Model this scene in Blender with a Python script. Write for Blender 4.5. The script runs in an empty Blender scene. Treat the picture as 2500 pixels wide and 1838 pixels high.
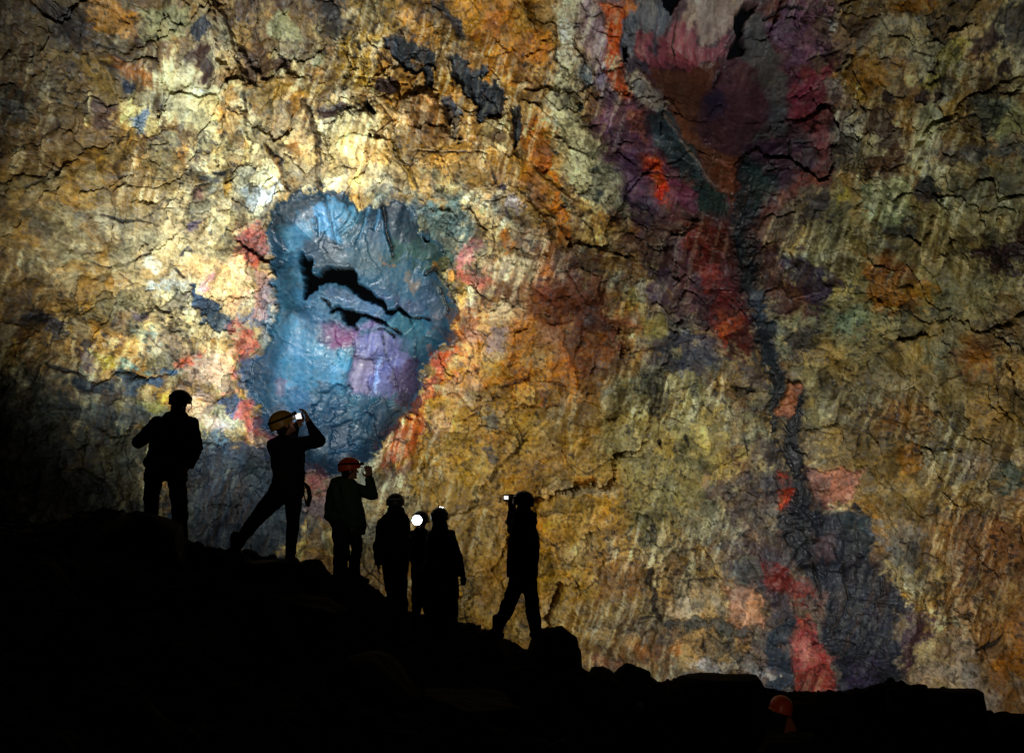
import bpy, math, random
import numpy as np
from mathutils import Vector, Matrix

# ------------------------------------------------------------------ camera, world, exposure, lamps
SC = bpy.context.scene
COL = SC.collection
PITCH = math.radians(8.0)
CAM = Vector((0.0, 0.0, 1.65))
K = 2 * math.tan(math.radians(25.0)) / 2500.0        # metres per photograph pixel, per metre of distance
WALL_D = 30.0

RIGHT = Vector((1, 0, 0))
FWD = Vector((0, math.cos(PITCH), math.sin(PITCH)))
UP = Vector((0, -math.sin(PITCH), math.cos(PITCH)))

cam_data = bpy.data.cameras.new("camera")
cam_data.sensor_width = 36.0
cam_data.lens = 18.0 / math.tan(math.radians(25.0))
cam_data.clip_start = 0.05
cam_data.clip_end = 400.0
cam = bpy.data.objects.new("camera", cam_data)
COL.objects.link(cam)
cam.location = CAM
cam.rotation_euler = (math.radians(90) + PITCH, 0, 0)
SC.camera = cam

world = bpy.data.worlds.new("World")
SC.world = world
world.use_nodes = True
bg = world.node_tree.nodes["Background"]
bg.inputs[0].default_value = (0.75, 0.85, 1.0, 1)      # the faint glow that fills the chamber
bg.inputs[1].default_value = 0.0022

SC.view_settings.view_transform = 'Standard'
SC.view_settings.look = 'None'
SC.view_settings.exposure = 0.0
SC.view_settings.gamma = 1.0
SC.render.engine = 'CYCLES'


def at(u, v, d):
    """world point seen at photograph pixel (u, v), d metres along the lens axis"""
    return CAM + FWD * d + RIGHT * ((u - 1250) * K * d) + UP * ((919 - v) * K * d)


def spot(name, loc, target, energy, color, angle, blend=1.0, soft=0.3):
    l = bpy.data.lights.new(name, 'SPOT')
    l.energy = energy
    l.color = color
    l.spot_size = math.radians(angle)
    l.spot_blend = blend
    l.shadow_soft_size = soft
    o = bpy.data.objects.new(name, l)
    COL.objects.link(o)
    o.location = loc
    d = (Vector(target) - Vector(loc)).normalized()
    o.rotation_euler = d.to_track_quat('-Z', 'Y').to_euler()
    return o


# the cave's floodlights stand on the chamber floor behind the ridge
LAMP_MAIN = Vector((-7.6, 16.6, -1.0))
spot('floodlight_main', LAMP_MAIN, at(690, 440, 30), 13200, (0.94, 1.0, 0.99), 60, 1.0, 0.5)
spot('floodlight_dome', (-5.0, 17.5, -2.0), at(740, 720, 30), 5200, (0.84, 0.95, 1.0), 64, 1.0, 0.5)
spot('floodlight_centre', (.4, 16.5, -3.0), at(1400, 90, 30), 26000, (0.96, 1.0, 0.98), 92, 1.0, 0.5)
spot('floodlight_right', (7.0, 17.0, -3.0), at(1850, 900, 30), 4700, (0.97, 1.0, 0.97), 120, 1.0, 0.5)

# ------------------------------------------------------------------ helpers
def tag(o, label=None, cat=None, group=None, kind=None):
    if label: o['label'] = label
    if cat: o['category'] = cat
    if group: o['group'] = group
    if kind: o['kind'] = kind
    return o


def link(name, mesh, mat=None, parent=None):
    o = bpy.data.objects.new(name, mesh)
    COL.objects.link(o)
    if mat: mesh.materials.append(mat)
    if parent is not None:
        o.parent = parent
        o.matrix_parent_inverse = parent.matrix_world.inverted() if parent.type != 'EMPTY' else Matrix.Translation(-parent.location)
    return o


def lin(c):
    c = np.asarray(c, dtype=np.float32) / 255.0
    return np.where(c <= 0.04045, c / 12.92, ((c + 0.055) / 1.055) ** 2.4).astype(np.float32)


def grid_mesh(name, co, nx, ny, keep=None, smooth=False):
    """co: (ny*nx, 3). keep: bool per face"""
    idx = np.arange(nx * ny, dtype=np.int32).reshape(ny, nx)
    f = np.stack([idx[:-1, :-1], idx[:-1, 1:], idx[1:, 1:], idx[1:, :-1]], -1).reshape(-1, 4)
    if keep is not None:
        f = f[keep]
    me = bpy.data.meshes.new(name)
    me.vertices.add(len(co))
    me.vertices.foreach_set('co', co.astype(np.float32).ravel())
    me.loops.add(f.size)
    me.loops.foreach_set('vertex_index', f.ravel())
    me.polygons.add(len(f))
    me.polygons.foreach_set('loop_start', np.arange(0, f.size, 4, dtype=np.int32))
    me.polygons.foreach_set('use_smooth', np.full(len(f), smooth, dtype=bool))
    me.update(calc_edges=True)
    return me


class Noise:
    def __init__(s, seed):
        r = np.random.RandomState(seed)
        a = r.rand(256, 256) * 2 * np.pi
        s.gx = np.cos(a).astype(np.float32)
        s.gy = np.sin(a).astype(np.float32)

    def __call__(s, x, y):
        xi = np.floor(x); yi = np.floor(y)
        fx = (x - xi).astype(np.float32); fy = (y - yi).astype(np.float32)
        xi = xi.astype(np.int32); yi = yi.astype(np.int32)
        x0 = xi & 255; x1 = (xi + 1) & 255; y0 = yi & 255; y1 = (yi + 1) & 255
        u = fx * fx * fx * (fx * (fx * 6 - 15) + 10)
        w = fy * fy * fy * (fy * (fy * 6 - 15) + 10)
        n00 = s.gx[y0, x0] * fx + s.gy[y0, x0] * fy
        n10 = s.gx[y0, x1] * (fx - 1) + s.gy[y0, x1] * fy
        n01 = s.gx[y1, x0] * fx + s.gy[y1, x0] * (fy - 1)
        n11 = s.gx[y1, x1] * (fx - 1) + s.gy[y1, x1] * (fy - 1)
        a = n00 + u * (n10 - n00)
        b = n01 + u * (n11 - n01)
        return (a + w * (b - a)) * 1.5


NZ = [Noise(i) for i in range(12)]


def fbm(x, y, scale, octaves, seed, gain=0.5, ridged=False):
    out = 0; amp = 1.0; tot = 0
    for o in range(octaves):
        n = NZ[(seed + o) % 12](x / scale + 17.3 * o + seed * 3.7, y / scale - 9.1 * o + seed * 5.1)
        if ridged: n = 1 - 2 * np.abs(n)
        out = out + n * amp
        tot += amp
        amp *= gain
        scale *= 0.5
    return out / (tot if ridged else 1.0)


def cells(x, y, s, seed, jit=0.9):
    """nearest and second nearest jittered point: F1, F2, offset from nearest, four random numbers of it"""
    r = np.random.RandomState(seed)
    jx = r.rand(128, 128).astype(np.float32) * jit + (1 - jit) / 2
    jy = r.rand(128, 128).astype(np.float32) * jit + (1 - jit) / 2
    rnd = r.rand(128, 128, 4).astype(np.float32)
    x = x / s + 40; y = y / s + 40
    xi = np.floor(x).astype(np.int32); yi = np.floor(y).astype(np.int32)
    F1 = np.full(x.shape, 9e9, np.float32); F2 = F1.copy()
    ox = np.zeros_like(F1); oy = np.zeros_like(F1)
    cid = np.zeros(x.shape, np.int32)
    for dy in (-1, 0, 1):
        for dx in (-1, 0, 1):
            cx = (xi + dx) & 127; cy = (yi + dy) & 127
            vx = x - (xi + dx) - jx[cy, cx]
            vy = y - (yi + dy) - jy[cy, cx]
            d = np.sqrt(vx * vx + vy * vy)
            m = d < F1
            F2 = np.where(m, F1, np.minimum(F2, d))
            F1 = np.where(m, d, F1)
            ox = np.where(m, vx, ox); oy = np.where(m, vy, oy)
            cid = np.where(m, cy * 128 + cx, cid)
    return F1, F2, ox, oy, rnd.reshape(-1, 4)[cid]


def sstep(a, b, x):
    t = np.clip((x - a) / (b - a), 0, 1)
    return t * t * (3 - 2 * t)


# ------------------------------------------------------------------ materials
def mat_new(name):
    m = bpy.data.materials.new(name)
    m.use_nodes = True
    nt = m.node_tree
    b = nt.nodes['Principled BSDF']
    return m, nt, b


def simple(name, rgb, rough=0.7, spec=0.3, vary=0.35, scale=9.0, bump=0.3, emit=None, estr=0.0, metal=0.0):
    m, nt, b = mat_new(name)
    c = tuple(float(v) for v in lin(rgb))
    tc = nt.nodes.new('ShaderNodeTexCoord')
    nz = nt.nodes.new('ShaderNodeTexNoise')
    nz.inputs['Scale'].default_value = scale
    nz.inputs['Detail'].default_value = 6
    nt.links.new(tc.outputs['Object'], nz.inputs['Vector'])
    mx = nt.nodes.new('ShaderNodeMix'); mx.data_type = 'RGBA'
    mx.inputs[6].default_value = tuple(v * (1 - vary) for v in c) + (1,)
    mx.inputs[7].default_value = tuple(min(1, v * (1 + vary)) for v in c) + (1,)
    nt.links.new(nz.outputs['Fac'], mx.inputs[0])
    nt.links.new(mx.outputs[2], b.inputs['Base Color'])
    b.inputs['Roughness'].default_value = rough
    b.inputs['Specular IOR Level'].default_value = spec
    b.inputs['Metallic'].default_value = metal
    if bump:
        bp = nt.nodes.new('ShaderNodeBump')
        bp.inputs['Strength'].default_value = bump
        bp.inputs['Distance'].default_value = 0.02
        nt.links.new(nz.outputs['Fac'], bp.inputs['Height'])
        nt.links.new(bp.outputs['Normal'], b.inputs['Normal'])
    if emit:
        b.inputs['Emission Color'].default_value = emit + (1,)
        b.inputs['Emission Strength'].default_value = estr
    return m


def wall_material():
    m, nt, b = mat_new('mineral_rock')
    at_ = nt.nodes.new('ShaderNodeAttribute'); at_.attribute_name = 'mineral'
    tc = nt.nodes.new('ShaderNodeTexCoord')
    n1 = nt.nodes.new('ShaderNodeTexNoise'); n1.inputs['Scale'].default_value = 9.0; n1.inputs['Detail'].default_value = 8; n1.inputs['Roughness'].default_value = 0.7
    nt.links.new(tc.outputs['Object'], n1.inputs['Vector'])
    r1 = nt.nodes.new('ShaderNodeMapRange')
    r1.inputs[1].default_value = 0.3; r1.inputs[2].default_value = 0.7
    r1.inputs[3].default_value = 0.8; r1.inputs[4].default_value = 1.2
    nt.links.new(n1.outputs['Fac'], r1.inputs[0])
    mx = nt.nodes.new('ShaderNodeMix'); mx.data_type = 'RGBA'; mx.blend_type = 'MULTIPLY'
    mx.inputs[0].default_value = 1.0
    nt.links.new(at_.outputs['Color'], mx.inputs[6])
    nt.links.new(r1.outputs[0], mx.inputs[7])
    nt.links.new(mx.outputs[2], b.inputs['Base Color'])
    n2 = nt.nodes.new('ShaderNodeTexNoise'); n2.inputs['Scale'].default_value = 14.0; n2.inputs['Detail'].default_value = 6
    nt.links.new(tc.outputs['Object'], n2.inputs['Vector'])
    bp = nt.nodes.new('ShaderNodeBump'); bp.inputs['Strength'].default_value = 0.3; bp.inputs['Distance'].default_value = 0.02
    nt.links.new(n2.outputs['Fac'], bp.inputs['Height'])
    s1 = nt.nodes.new('ShaderNodeMath'); s1.operation = 'SUBTRACT'; s1.inputs[1].default_value = .66
    s2 = nt.nodes.new('ShaderNodeMath'); s2.operation = 'MULTIPLY'; s2.inputs[1].default_value = .9
    nt.links.new(at_.outputs['Alpha'], s1.inputs[0]); nt.links.new(s1.outputs[0], s2.inputs[0])
    nt.links.new(s2.outputs[0], bp.inputs['Strength'])
    nt.links.new(bp.outputs['Normal'], b.inputs['Normal'])
    r2 = nt.nodes.new('ShaderNodeMapRange')
    r2.inputs[1].default_value = 0.35; r2.inputs[2].default_value = 0.65
    r2.inputs[3].default_value = 0.42; r2.inputs[4].default_value = 0.85
    nt.links.new(n1.outputs['Fac'], r2.inputs[0])
    ml = nt.nodes.new('ShaderNodeMath'); ml.operation = 'MULTIPLY'
    nt.links.new(r2.outputs[0], ml.inputs[0]); nt.links.new(at_.outputs['Alpha'], ml.inputs[1])
    nt.links.new(ml.outputs[0], b.inputs['Roughness'])
    b.inputs['Specular IOR Level'].default_value = 0.5
    return m


# ------------------------------------------------------------------ the chamber wall
STEP = 2.3
U0, U1, V0, V1 = -420.0, 2900.0, -330.0, 2080.0
us = np.arange(U0, U1, STEP, dtype=np.float32)
vs = np.arange(V0, V1, STEP, dtype=np.float32)
NX, NY = len(us), len(vs)
gu, gv = np.meshgrid(us, vs)

# warps that make every mineral boundary ragged
W1 = fbm(gu, gv, 90, 3, 0)
W2 = fbm(gu, gv, 90, 3, 4)
E1 = fbm(gu, gv, 34, 4, 1, 0.62)
E2 = fbm(gu, gv, 11, 2, 7, 0.6)
wu = gu + 16 * W1 + 3.0 * E1
wv = gv + 16 * W2 + 3.0 * E2

COLR = np.zeros((NY, NX, 3), np.float32)
H = np.zeros((NY, NX), np.float32)             # metres towards the camera
SMO = np.zeros((NY, NX), np.float32)           # 1 where the rock is smooth
VOID = np.zeros((NY, NX), np.float32)

CROP = {'A': (0, 0, .3935), 'B': (800, 0, .3935), 'C': (1650, 0, .3935), 'D': (0, 600, .3935), 'E': (800, 600, .3935),
        'G': (1650, 600, .3935), 'I': (1250, 1188, .5563), 'J': (0, 1188, .5563), 'M': (640, 450, .2421),
        'N': (1400, 0, .3633), 'P': (0, 0, 1.0), 'W': (0, 0, 1.1126)}


def topx(crop, pts):
    ox, oy, s = CROP[crop]
    return [(ox + x * s, oy + y * s) for x, y in pts]


def window(pts, pad):
    xs = [p[0] for p in pts]; ys = [p[1] for p in pts]
    i0 = max(0, int((min(xs) - pad - U0) / STEP)); i1 = min(NX, int((max(xs) + pad - U0) / STEP) + 2)
    j0 = max(0, int((min(ys) - pad - V0) / STEP)); j1 = min(NY, int((max(ys) + pad - V0) / STEP) + 2)
    return slice(j0, j1), slice(i0, i1)


def sd_poly(x, y, pts):
    d = np.full(x.shape, 1e9, np.float32)
    inside = np.zeros(x.shape, bool)
    n = len(pts)
    for i in range(n):
        ax, ay = pts[i]; bx, by = pts[(i + 1) % n]
        ex, ey = bx - ax, by - ay
        L = ex * ex + ey * ey + 1e-9
        t = np.clip(((x - ax) * ex + (y - ay) * ey) / L, 0, 1)
        dx = x - ax - t * ex; dy = y - ay - t * ey
        d = np.minimum(d, dx * dx + dy * dy)
        c = ((ay > y) != (by > y)) & (x < (bx - ax) * (y - ay) / (by - ay + 1e-9) + ax)
        inside ^= c
    d = np.sqrt(d)
    return np.where(inside, -d, d)


def poly(crop, pts, rgb, soft=7, rag=9, a=1.0, h=0.0, smooth=None, hs=None, void=False):
    p = topx(crop, pts)
    w = window(p, 60 + soft + rag)
    wa = 0.35 if void else 1.0
    x = gu[w] + (wu[w] - gu[w]) * wa; y = gv[w] + (wv[w] - gv[w]) * wa
    sd = sd_poly(x, y, p) + rag * (E1[w] * 1.2 + 0.6 * E2[w])
    if 4 < soft < 20 and not void: soft = soft * 1.25
    m = (1 - sstep(-soft, soft, sd)) * a
    if rgb is not None:
        c = lin(rgb)
        COLR[w] += (c - COLR[w]) * m[..., None]
    if h:
        hh = hs or soft
        H[w] += h * (1 - sstep(-hh, hh * 0.3, sd if hh < 40 else sd_poly(gu[w], gv[w], p)))
    if smooth is not None:
        SMO[w] += (smooth - SMO[w]) * np.clip(m, 0, 1)
    if void:
        VOID[w] = np.maximum(VOID[w], (sd < 0).astype(np.float32))
        H[w] -= 1.1 * (1 - sstep(-9, 5, sd))


def stroke(crop, pts, widths, rgb, soft=3, rag=3, a=1.0, h=0.0, smooth=None):
    p = topx(crop, pts)
    if not isinstance(widths, (list, tuple)): widths = [widths] * len(p)
    w = window(p, max(widths) + 50 + rag + soft)
    x = gu[w] * 0.55 + wu[w] * 0.45; y = gv[w] * 0.55 + wv[w] * 0.45
    best = np.full(x.shape, 1e9, np.float32)
    for i in range(len(p) - 1):
        ax, ay = p[i]; bx, by = p[i + 1]
        ex, ey = bx - ax, by - ay
        t = np.clip(((x - ax) * ex + (y - ay) * ey) / (ex * ex + ey * ey + 1e-9), 0, 1)
        d = np.sqrt((x - ax - t * ex) ** 2 + (y - ay - t * ey) ** 2) - (widths[i] + (widths[i + 1] - widths[i]) * t) / 2
        best = np.minimum(best, d)
    sd = best + rag * (E1[w] + 0.7 * E2[w])
    m = (1 - sstep(-soft, soft, sd)) * a
    if rgb is not None:
        COLR[w] += (lin(rgb) - COLR[w]) * m[..., None]
    if h:
        H[w] += h * (.55 if h < 0 else 1) * (1 - sstep(-soft * 2.5, soft * 2.0, sd))
    if smooth is not None:
        SMO[w] += (smooth - SMO[w]) * np.clip(m, 0, 1)


def crack(crop, pts, widths, depth=0.12):
    stroke(crop, pts, widths, (30, 24, 20), 1.6, 1.6, 0.92, -depth)  # dark colour adds painted shade inside the crack


def base_colours():
    n1 = fbm(gu, gv, 300, 4, 2)
    n2 = fbm(wu, wv, 120, 4, 5)
    ochre, tan, sage, brown, cream, rust = [lin(c) for c in
        ((178, 138, 74), (190, 164, 116), (152, 158, 128), (108, 80, 46), (218, 210, 170), (146, 94, 44))]
    c = np.empty((NY, NX, 3), np.float32)
    c[:] = tan
    def mix(m, col, k=1.0):
        nonlocal c
        c += (col - c) * (np.clip(m, 0, 1) * k)[..., None]
    mix(sstep(-0.05, 0.5, n1), ochre, 0.8)
    mix(sstep(0.05, 0.55, -n1 + 0.4 * n2), sage, 0.7)
    mix(sstep(0.18, 0.5, n2), cream, 0.8)
    mix(sstep(0.22, 0.6, -n2), brown, 0.75)
    n3 = fbm(wu, wv, 70, 3, 9)
    mix(sstep(0.3, 0.55, n3), rust, 0.55)
    COLR[:] = c


def stain(mask, rgb, k):
    global COLR
    COLR += (lin(rgb) - COLR) * (np.clip(mask, 0, 1) * k)[..., None]


def stains(amount, where):
    """drips, rust, bleached and sooty blotches of the rock"""
    lum = np.clip(COLR.mean(-1) / .25, .02, 1.2)
    flow = fbm((gu + .35 * gv) / .45 + 20 * W1, (gv - .35 * gu) / 1.9 + 20 * W2, 46, 4, 4, .6)
    stain(sstep(.18, .5, flow) * where, (112, 80, 42), .5 * amount)
    stain(sstep(.2, .5, -flow) * where * lum, (226, 212, 166), .4 * amount)
    for sc_, sd_, th_, rgb_, k_ in ((110, 1, .26, (98, 68, 36), .6), (64, 3, .30, (182, 126, 52), .6), (80, 8, .32, (152, 162, 146), .6), (44, 10, .36, (66, 50, 42), .7),
                                   (36, 6, .38, (84, 98, 106), .6), (17, 2, .36, (58, 42, 32), .6)):
        f_ = fbm(wu + 4 * E1, wv + 4 * E2, sc_, 4, sd_, .58)
        stain(sstep(th_, th_ + .14, f_) * where * np.minimum(lum, 1) , rgb_, k_ * amount)


def flakes():
    """block by block tint where the rock has split into flakes"""
    global COLR
    for s, k, sd in ((105, 0.62, 11), (50, 0.42, 12), (24, .22, 13)):
        F1, F2, ox, oy, r = cells(gu + 0.2 * s * W1 * 1.6 + 3 * E1, gv * 0.85 + 0.2 * s * W2 * 1.6 + 3 * E2, s, sd)
        pal = np.stack([lin(q) for q in ((205, 190, 140), (180, 130, 62), (150, 110, 60), (120, 90, 62), (165, 165, 128),
                                         (90, 66, 54), (196, 160, 96), (92, 96, 96), (205, 178, 116), (72, 56, 56))])
        pick = np.clip((r[..., 0] * len(pal)).astype(int), 0, len(pal) - 1)
        where = sstep(0.50, 0.58, r[..., 1] + 0.5 * fbm(gu, gv, 260, 2, sd % 12))
        edge = sstep(0.02, 0.12, F2 - F1)
        m = where * edge * k
        COLR *= (1 - .45 * where * (1 - sstep(.0, .07, F2 - F1)))[..., None]  # thin lines of shade painted round the flakes
        COLR += (pal[pick] - COLR) * m[..., None]


base_colours()
stains(.55, 1.0)
flakes()

# --- colour of the mineral zones, from the broad washes to the small patches, with some light and shade painted in
# broad washes
poly('P', [(-420, -330), (860, -330), (900, 60), (860, 180), (420, 230), (300, 360), (60, 420), (-420, 460)], (118, 92, 58), 60, 40, .55)
poly('P', [(-420, 220), (180, 240), (430, 420), (420, 620), (200, 820), (-420, 900)], (150, 116, 60), 60, 40, .5)
poly('P', [(870, 60), (1150, -60), (1400, -50), (1420, 200), (1360, 500), (1180, 420), (980, 420), (880, 250)], (188, 138, 60), 40, 30, .4)
poly('P', [(940, 900), (1300, 820), (1620, 1000), (1720, 1300), (1500, 1700), (1000, 1700), (880, 1300)], (182, 140, 70), 60, 40, .4)
poly('P', [(2000, 500), (2900, 450), (2900, 1400), (2150, 1350), (1980, 900)], (138, 112, 66), 80, 50, .5)
poly('P', [(1420, 1480), (2500, 1500), (2900, 1900), (1400, 1900)], (160, 128, 96), 60, 40, .4)
poly('P', [(320, 480), (640, 400), (640, 740), (560, 860), (360, 820), (260, 640)], (214, 204, 166), 60, 40, .45)
poly('P', [(560, 300), (900, 330), (1000, 470), (760, 470), (640, 470), (520, 440)], (222, 210, 172), 40, 30, .45)

poly('P', [(1400, -60), (1500, -60), (2010, -60), (2060, 300), (2010, 480), (1900, 620), (1850, 800), (1720, 840), (1600, 720), (1520, 540), (1440, 300)], (98, 52, 76), 60, 30, .85)
poly('P', [(1700, 1180), (2000, 1130), (2200, 1480), (2250, 1800), (1800, 1800), (1830, 1500)], (66, 60, 78), 60, 30, .65)
poly('P', [(1900, 480), (2500, 380), (2900, 600), (2500, 720), (2100, 920), (1870, 820)], (124, 130, 88), 70, 40, .55)
poly('P', [(930, 490), (1130, 465), (1165, 600), (1090, 700), (1000, 600)], (66, 96, 92), 30, 36, .75)
poly('P', [(1180, 640), (1400, 560), (1500, 760), (1560, 900), (1380, 980), (1250, 820)], (126, 62, 38), 50, 36, .6)
poly('P', [(960, 940), (1300, 840), (1560, 1000), (1500, 1400), (1420, 1700), (1000, 1700), (900, 1300)], (196, 146, 60), 60, 40, .4)
poly('P', [(1480, 880), (1720, 880), (1740, 1300), (1560, 1330), (1460, 1100)], (154, 148, 94), 50, 40, .65)
poly('P', [(2230, 1220), (2900, 1150), (2900, 1720), (2320, 1650)], (152, 98, 50), 60, 40, .6)
poly('P', [(1900, 820), (2300, 760), (2500, 1000), (2400, 1250), (1990, 1200)], (134, 112, 62), 60, 40, .55)
poly('P', [(1000, -60), (1400, -60), (1410, 300), (1380, 560), (1160, 460), (960, 400), (900, 150)], (202, 132, 42), 50, 40, .38)
poly('P', [(-420, -330), (300, -330), (380, 60), (300, 320), (120, 480), (-420, 560)], (84, 66, 44), 80, 40, .55)  # dark wash painted for the light falling off in this corner
poly('P', [(860, -60), (1010, -60), (960, 120), (840, 160)], (196, 160, 84), 40, 30, .5)

# A
for q in [
    ([(0, 0), (120, 0), (260, 250), (330, 480), (280, 520), (160, 300), (0, 300)], (92, 68, 44), 14, 12, .8),
    ([(330, 90), (520, 110), (620, 200), (640, 330), (540, 390), (500, 300), (380, 220), (320, 150)], (52, 46, 44), 10, 12, .9),
    ([(620, 40), (720, 0), (880, 120), (880, 200), (830, 230), (650, 260), (620, 150)], (178, 122, 56), 7, 9, .9),
    ([(840, 210), (905, 230), (870, 300), (830, 260)], (58, 42, 38), 3, 4, .95),
    ([(900, 90), (1000, 80), (1190, 100), (1210, 200), (1150, 250), (1000, 270), (890, 230)], (158, 156, 116), 9, 12, .9),
    ([(1215, 200), (1320, 165), (1340, 230), (1270, 250), (1230, 310), (1210, 250)], (54, 62, 72), 3, 5, .95),
    ([(1130, 340), (1200, 300), (1290, 320), (1320, 430), (1290, 500), (1210, 500), (1190, 400)], (80, 54, 48), 4, 7, .95),
    ([(720, 380), (830, 390), (960, 500), (900, 530), (770, 500), (720, 430)], (160, 94, 44), 7, 9, .9),
    ([(730, 515), (840, 540), (845, 590), (790, 610), (730, 580)], (42, 54, 74), 3, 4, 1),
    ([(500, 400), (720, 400), (720, 600), (640, 650), (560, 590)], (140, 112, 58), 8, 10, .85),
    ([(560, 660), (720, 650), (720, 800), (600, 790)], (76, 54, 52), 8, 12, .85),
    ([(740, 620), (940, 560), (1000, 800), (900, 820), (760, 760)], (206, 188, 136), 7, 10, .85),
    ([(790, 740), (900, 660), (950, 700), (880, 760), (890, 830), (830, 780)], (104, 126, 146), 5, 8, .9),
    ([(960, 480), (1050, 330), (1200, 420), (1240, 520), (1480, 500), (1530, 640), (1530, 830), (1400, 900), (1250, 830), (1010, 740)], (206, 198, 156), 9, 14, .85),
    ([(1330, 640), (1440, 560), (1500, 700), (1500, 860), (1420, 880), (1340, 800)], (186, 142, 80), 8, 12, .8),
    ([(1400, 0), (2160, 0), (2160, 240), (2050, 220), (2000, 150), (1880, 120), (1700, 90), (1480, 130)], (82, 62, 52), 8, 16, .7),
    ([(1680, 260), (1760, 120), (1830, 120), (1860, 260), (1780, 300)], (172, 172, 132), 4, 7, .9),
    ([(1920, 370), (1990, 330), (2000, 400), (1960, 440)], (165, 165, 128), 4, 6, .9),
    ([(1490, 300), (1640, 300), (1720, 400), (1700, 470), (1510, 480)], (92, 66, 50), 5, 9, .85),
    ([(1710, 400), (1810, 400), (1810, 480), (1740, 480)], (74, 48, 44), 4, 6, .9),
    ([(1540, 530), (1760, 520), (1800, 640), (1700, 720), (1560, 640)], (150, 118, 58), 8, 12, .8),
    ([(0, 550), (270, 600), (300, 750), (200, 820), (0, 760)], (56, 60, 58), 20, 18, .8),
    ([(1760, 950), (1850, 900), (1890, 990), (1800, 1010)], (136, 94, 52), 6, 9, .85),
    ([(2000, 700), (2160, 660), (2160, 740), (2020, 760)], (84, 62, 66), 5, 8, .9),
    ([(1280, 1030), (1370, 1030), (1370, 1060), (1300, 1060)], (48, 62, 84), 3, 4, .95),
    ([(1210, 1090), (1320, 1070), (1330, 1110), (1220, 1120)], (120, 128, 136), 5, 7, .8),
    ([(1500, 1150), (1690, 1150), (1700, 1230), (1540, 1260)], (206, 210, 196), 8, 12, .8),
    ([(1380, 1050), (1440, 1080), (1440, 1220), (1390, 1200)], (196, 148, 60), 5, 8, .8),
    ([(650, 1100), (900, 1050), (1050, 1150), (1000, 1300), (700, 1260)], (150, 120, 72), 14, 16, .6),
    ([(1130, 1520), (1180, 1510), (1140, 1590), (1100, 1590)], (70, 74, 92), 3, 5, .9),
    ([(1150, 1360), (1210, 1350), (1190, 1400), (1140, 1400)], (110, 98, 130), 3, 5, .9),
    ([(1190, 1180), (1250, 1150), (1260, 1240), (1200, 1250)], (170, 110, 100), 6, 8, .7),
    ([(1480, 1400), (1560, 1360), (1640, 1480), (1660, 1600), (1620, 1652), (1440, 1640), (1480, 1500)], (192, 84, 80), 9, 14, .82),
]:
    poly('A', *q)
stroke('A', [(1400, 20), (1450, 250), (1500, 450), (1530, 640), (1525, 850)], 2.5, (70, 52, 36), 2, 1.5, .8, -0.12)
poly('A', [(1400, 20), (1450, 250), (1500, 450), (1530, 640), (1525, 850), (1430, 840), (1400, 500), (1300, 250)], None, 4, 4, 1, .22, None, 5)
stroke('A', [(575, 610), (580, 700), (548, 780)], 5, (205, 190, 140), 2, 3, .7, .1)
stroke('A', [(1890, 650), (1950, 760), (1975, 850), (1970, 1050), (1985, 1190)], [16, 15, 8, 7, 6], (92, 66, 36), 2.5, 3, .95, .10)
stroke('A', [(1905, 640), (1965, 740), (1992, 850), (1988, 1050), (2000, 1190)], [5, 5, 4, 4, 4], (38, 26, 18), 2, 2, .9, -.04)  # shadow of the raised root, painted along its right side
stroke('A', [(1640, 890), (1720, 1000), (1770, 1190)], [5, 16, 4], (124, 90, 46), 2.5, 3, .95, .08)
stroke('A', [(1655, 890), (1745, 1000), (1785, 1200)], [3, 5, 3], (44, 30, 20), 2, 2, .9, -.04)  # painted shadow beside the raised wedge
crack('A', [(620, 1330), (760, 1360), (850, 1360), (950, 1390)], [4, 9, 5, 2])
crack('A', [(1190, 1150), (1270, 1120)], [3, 4])
crack('A', [(880, 1350), (960, 1290), (1080, 1280)], 2)

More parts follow.
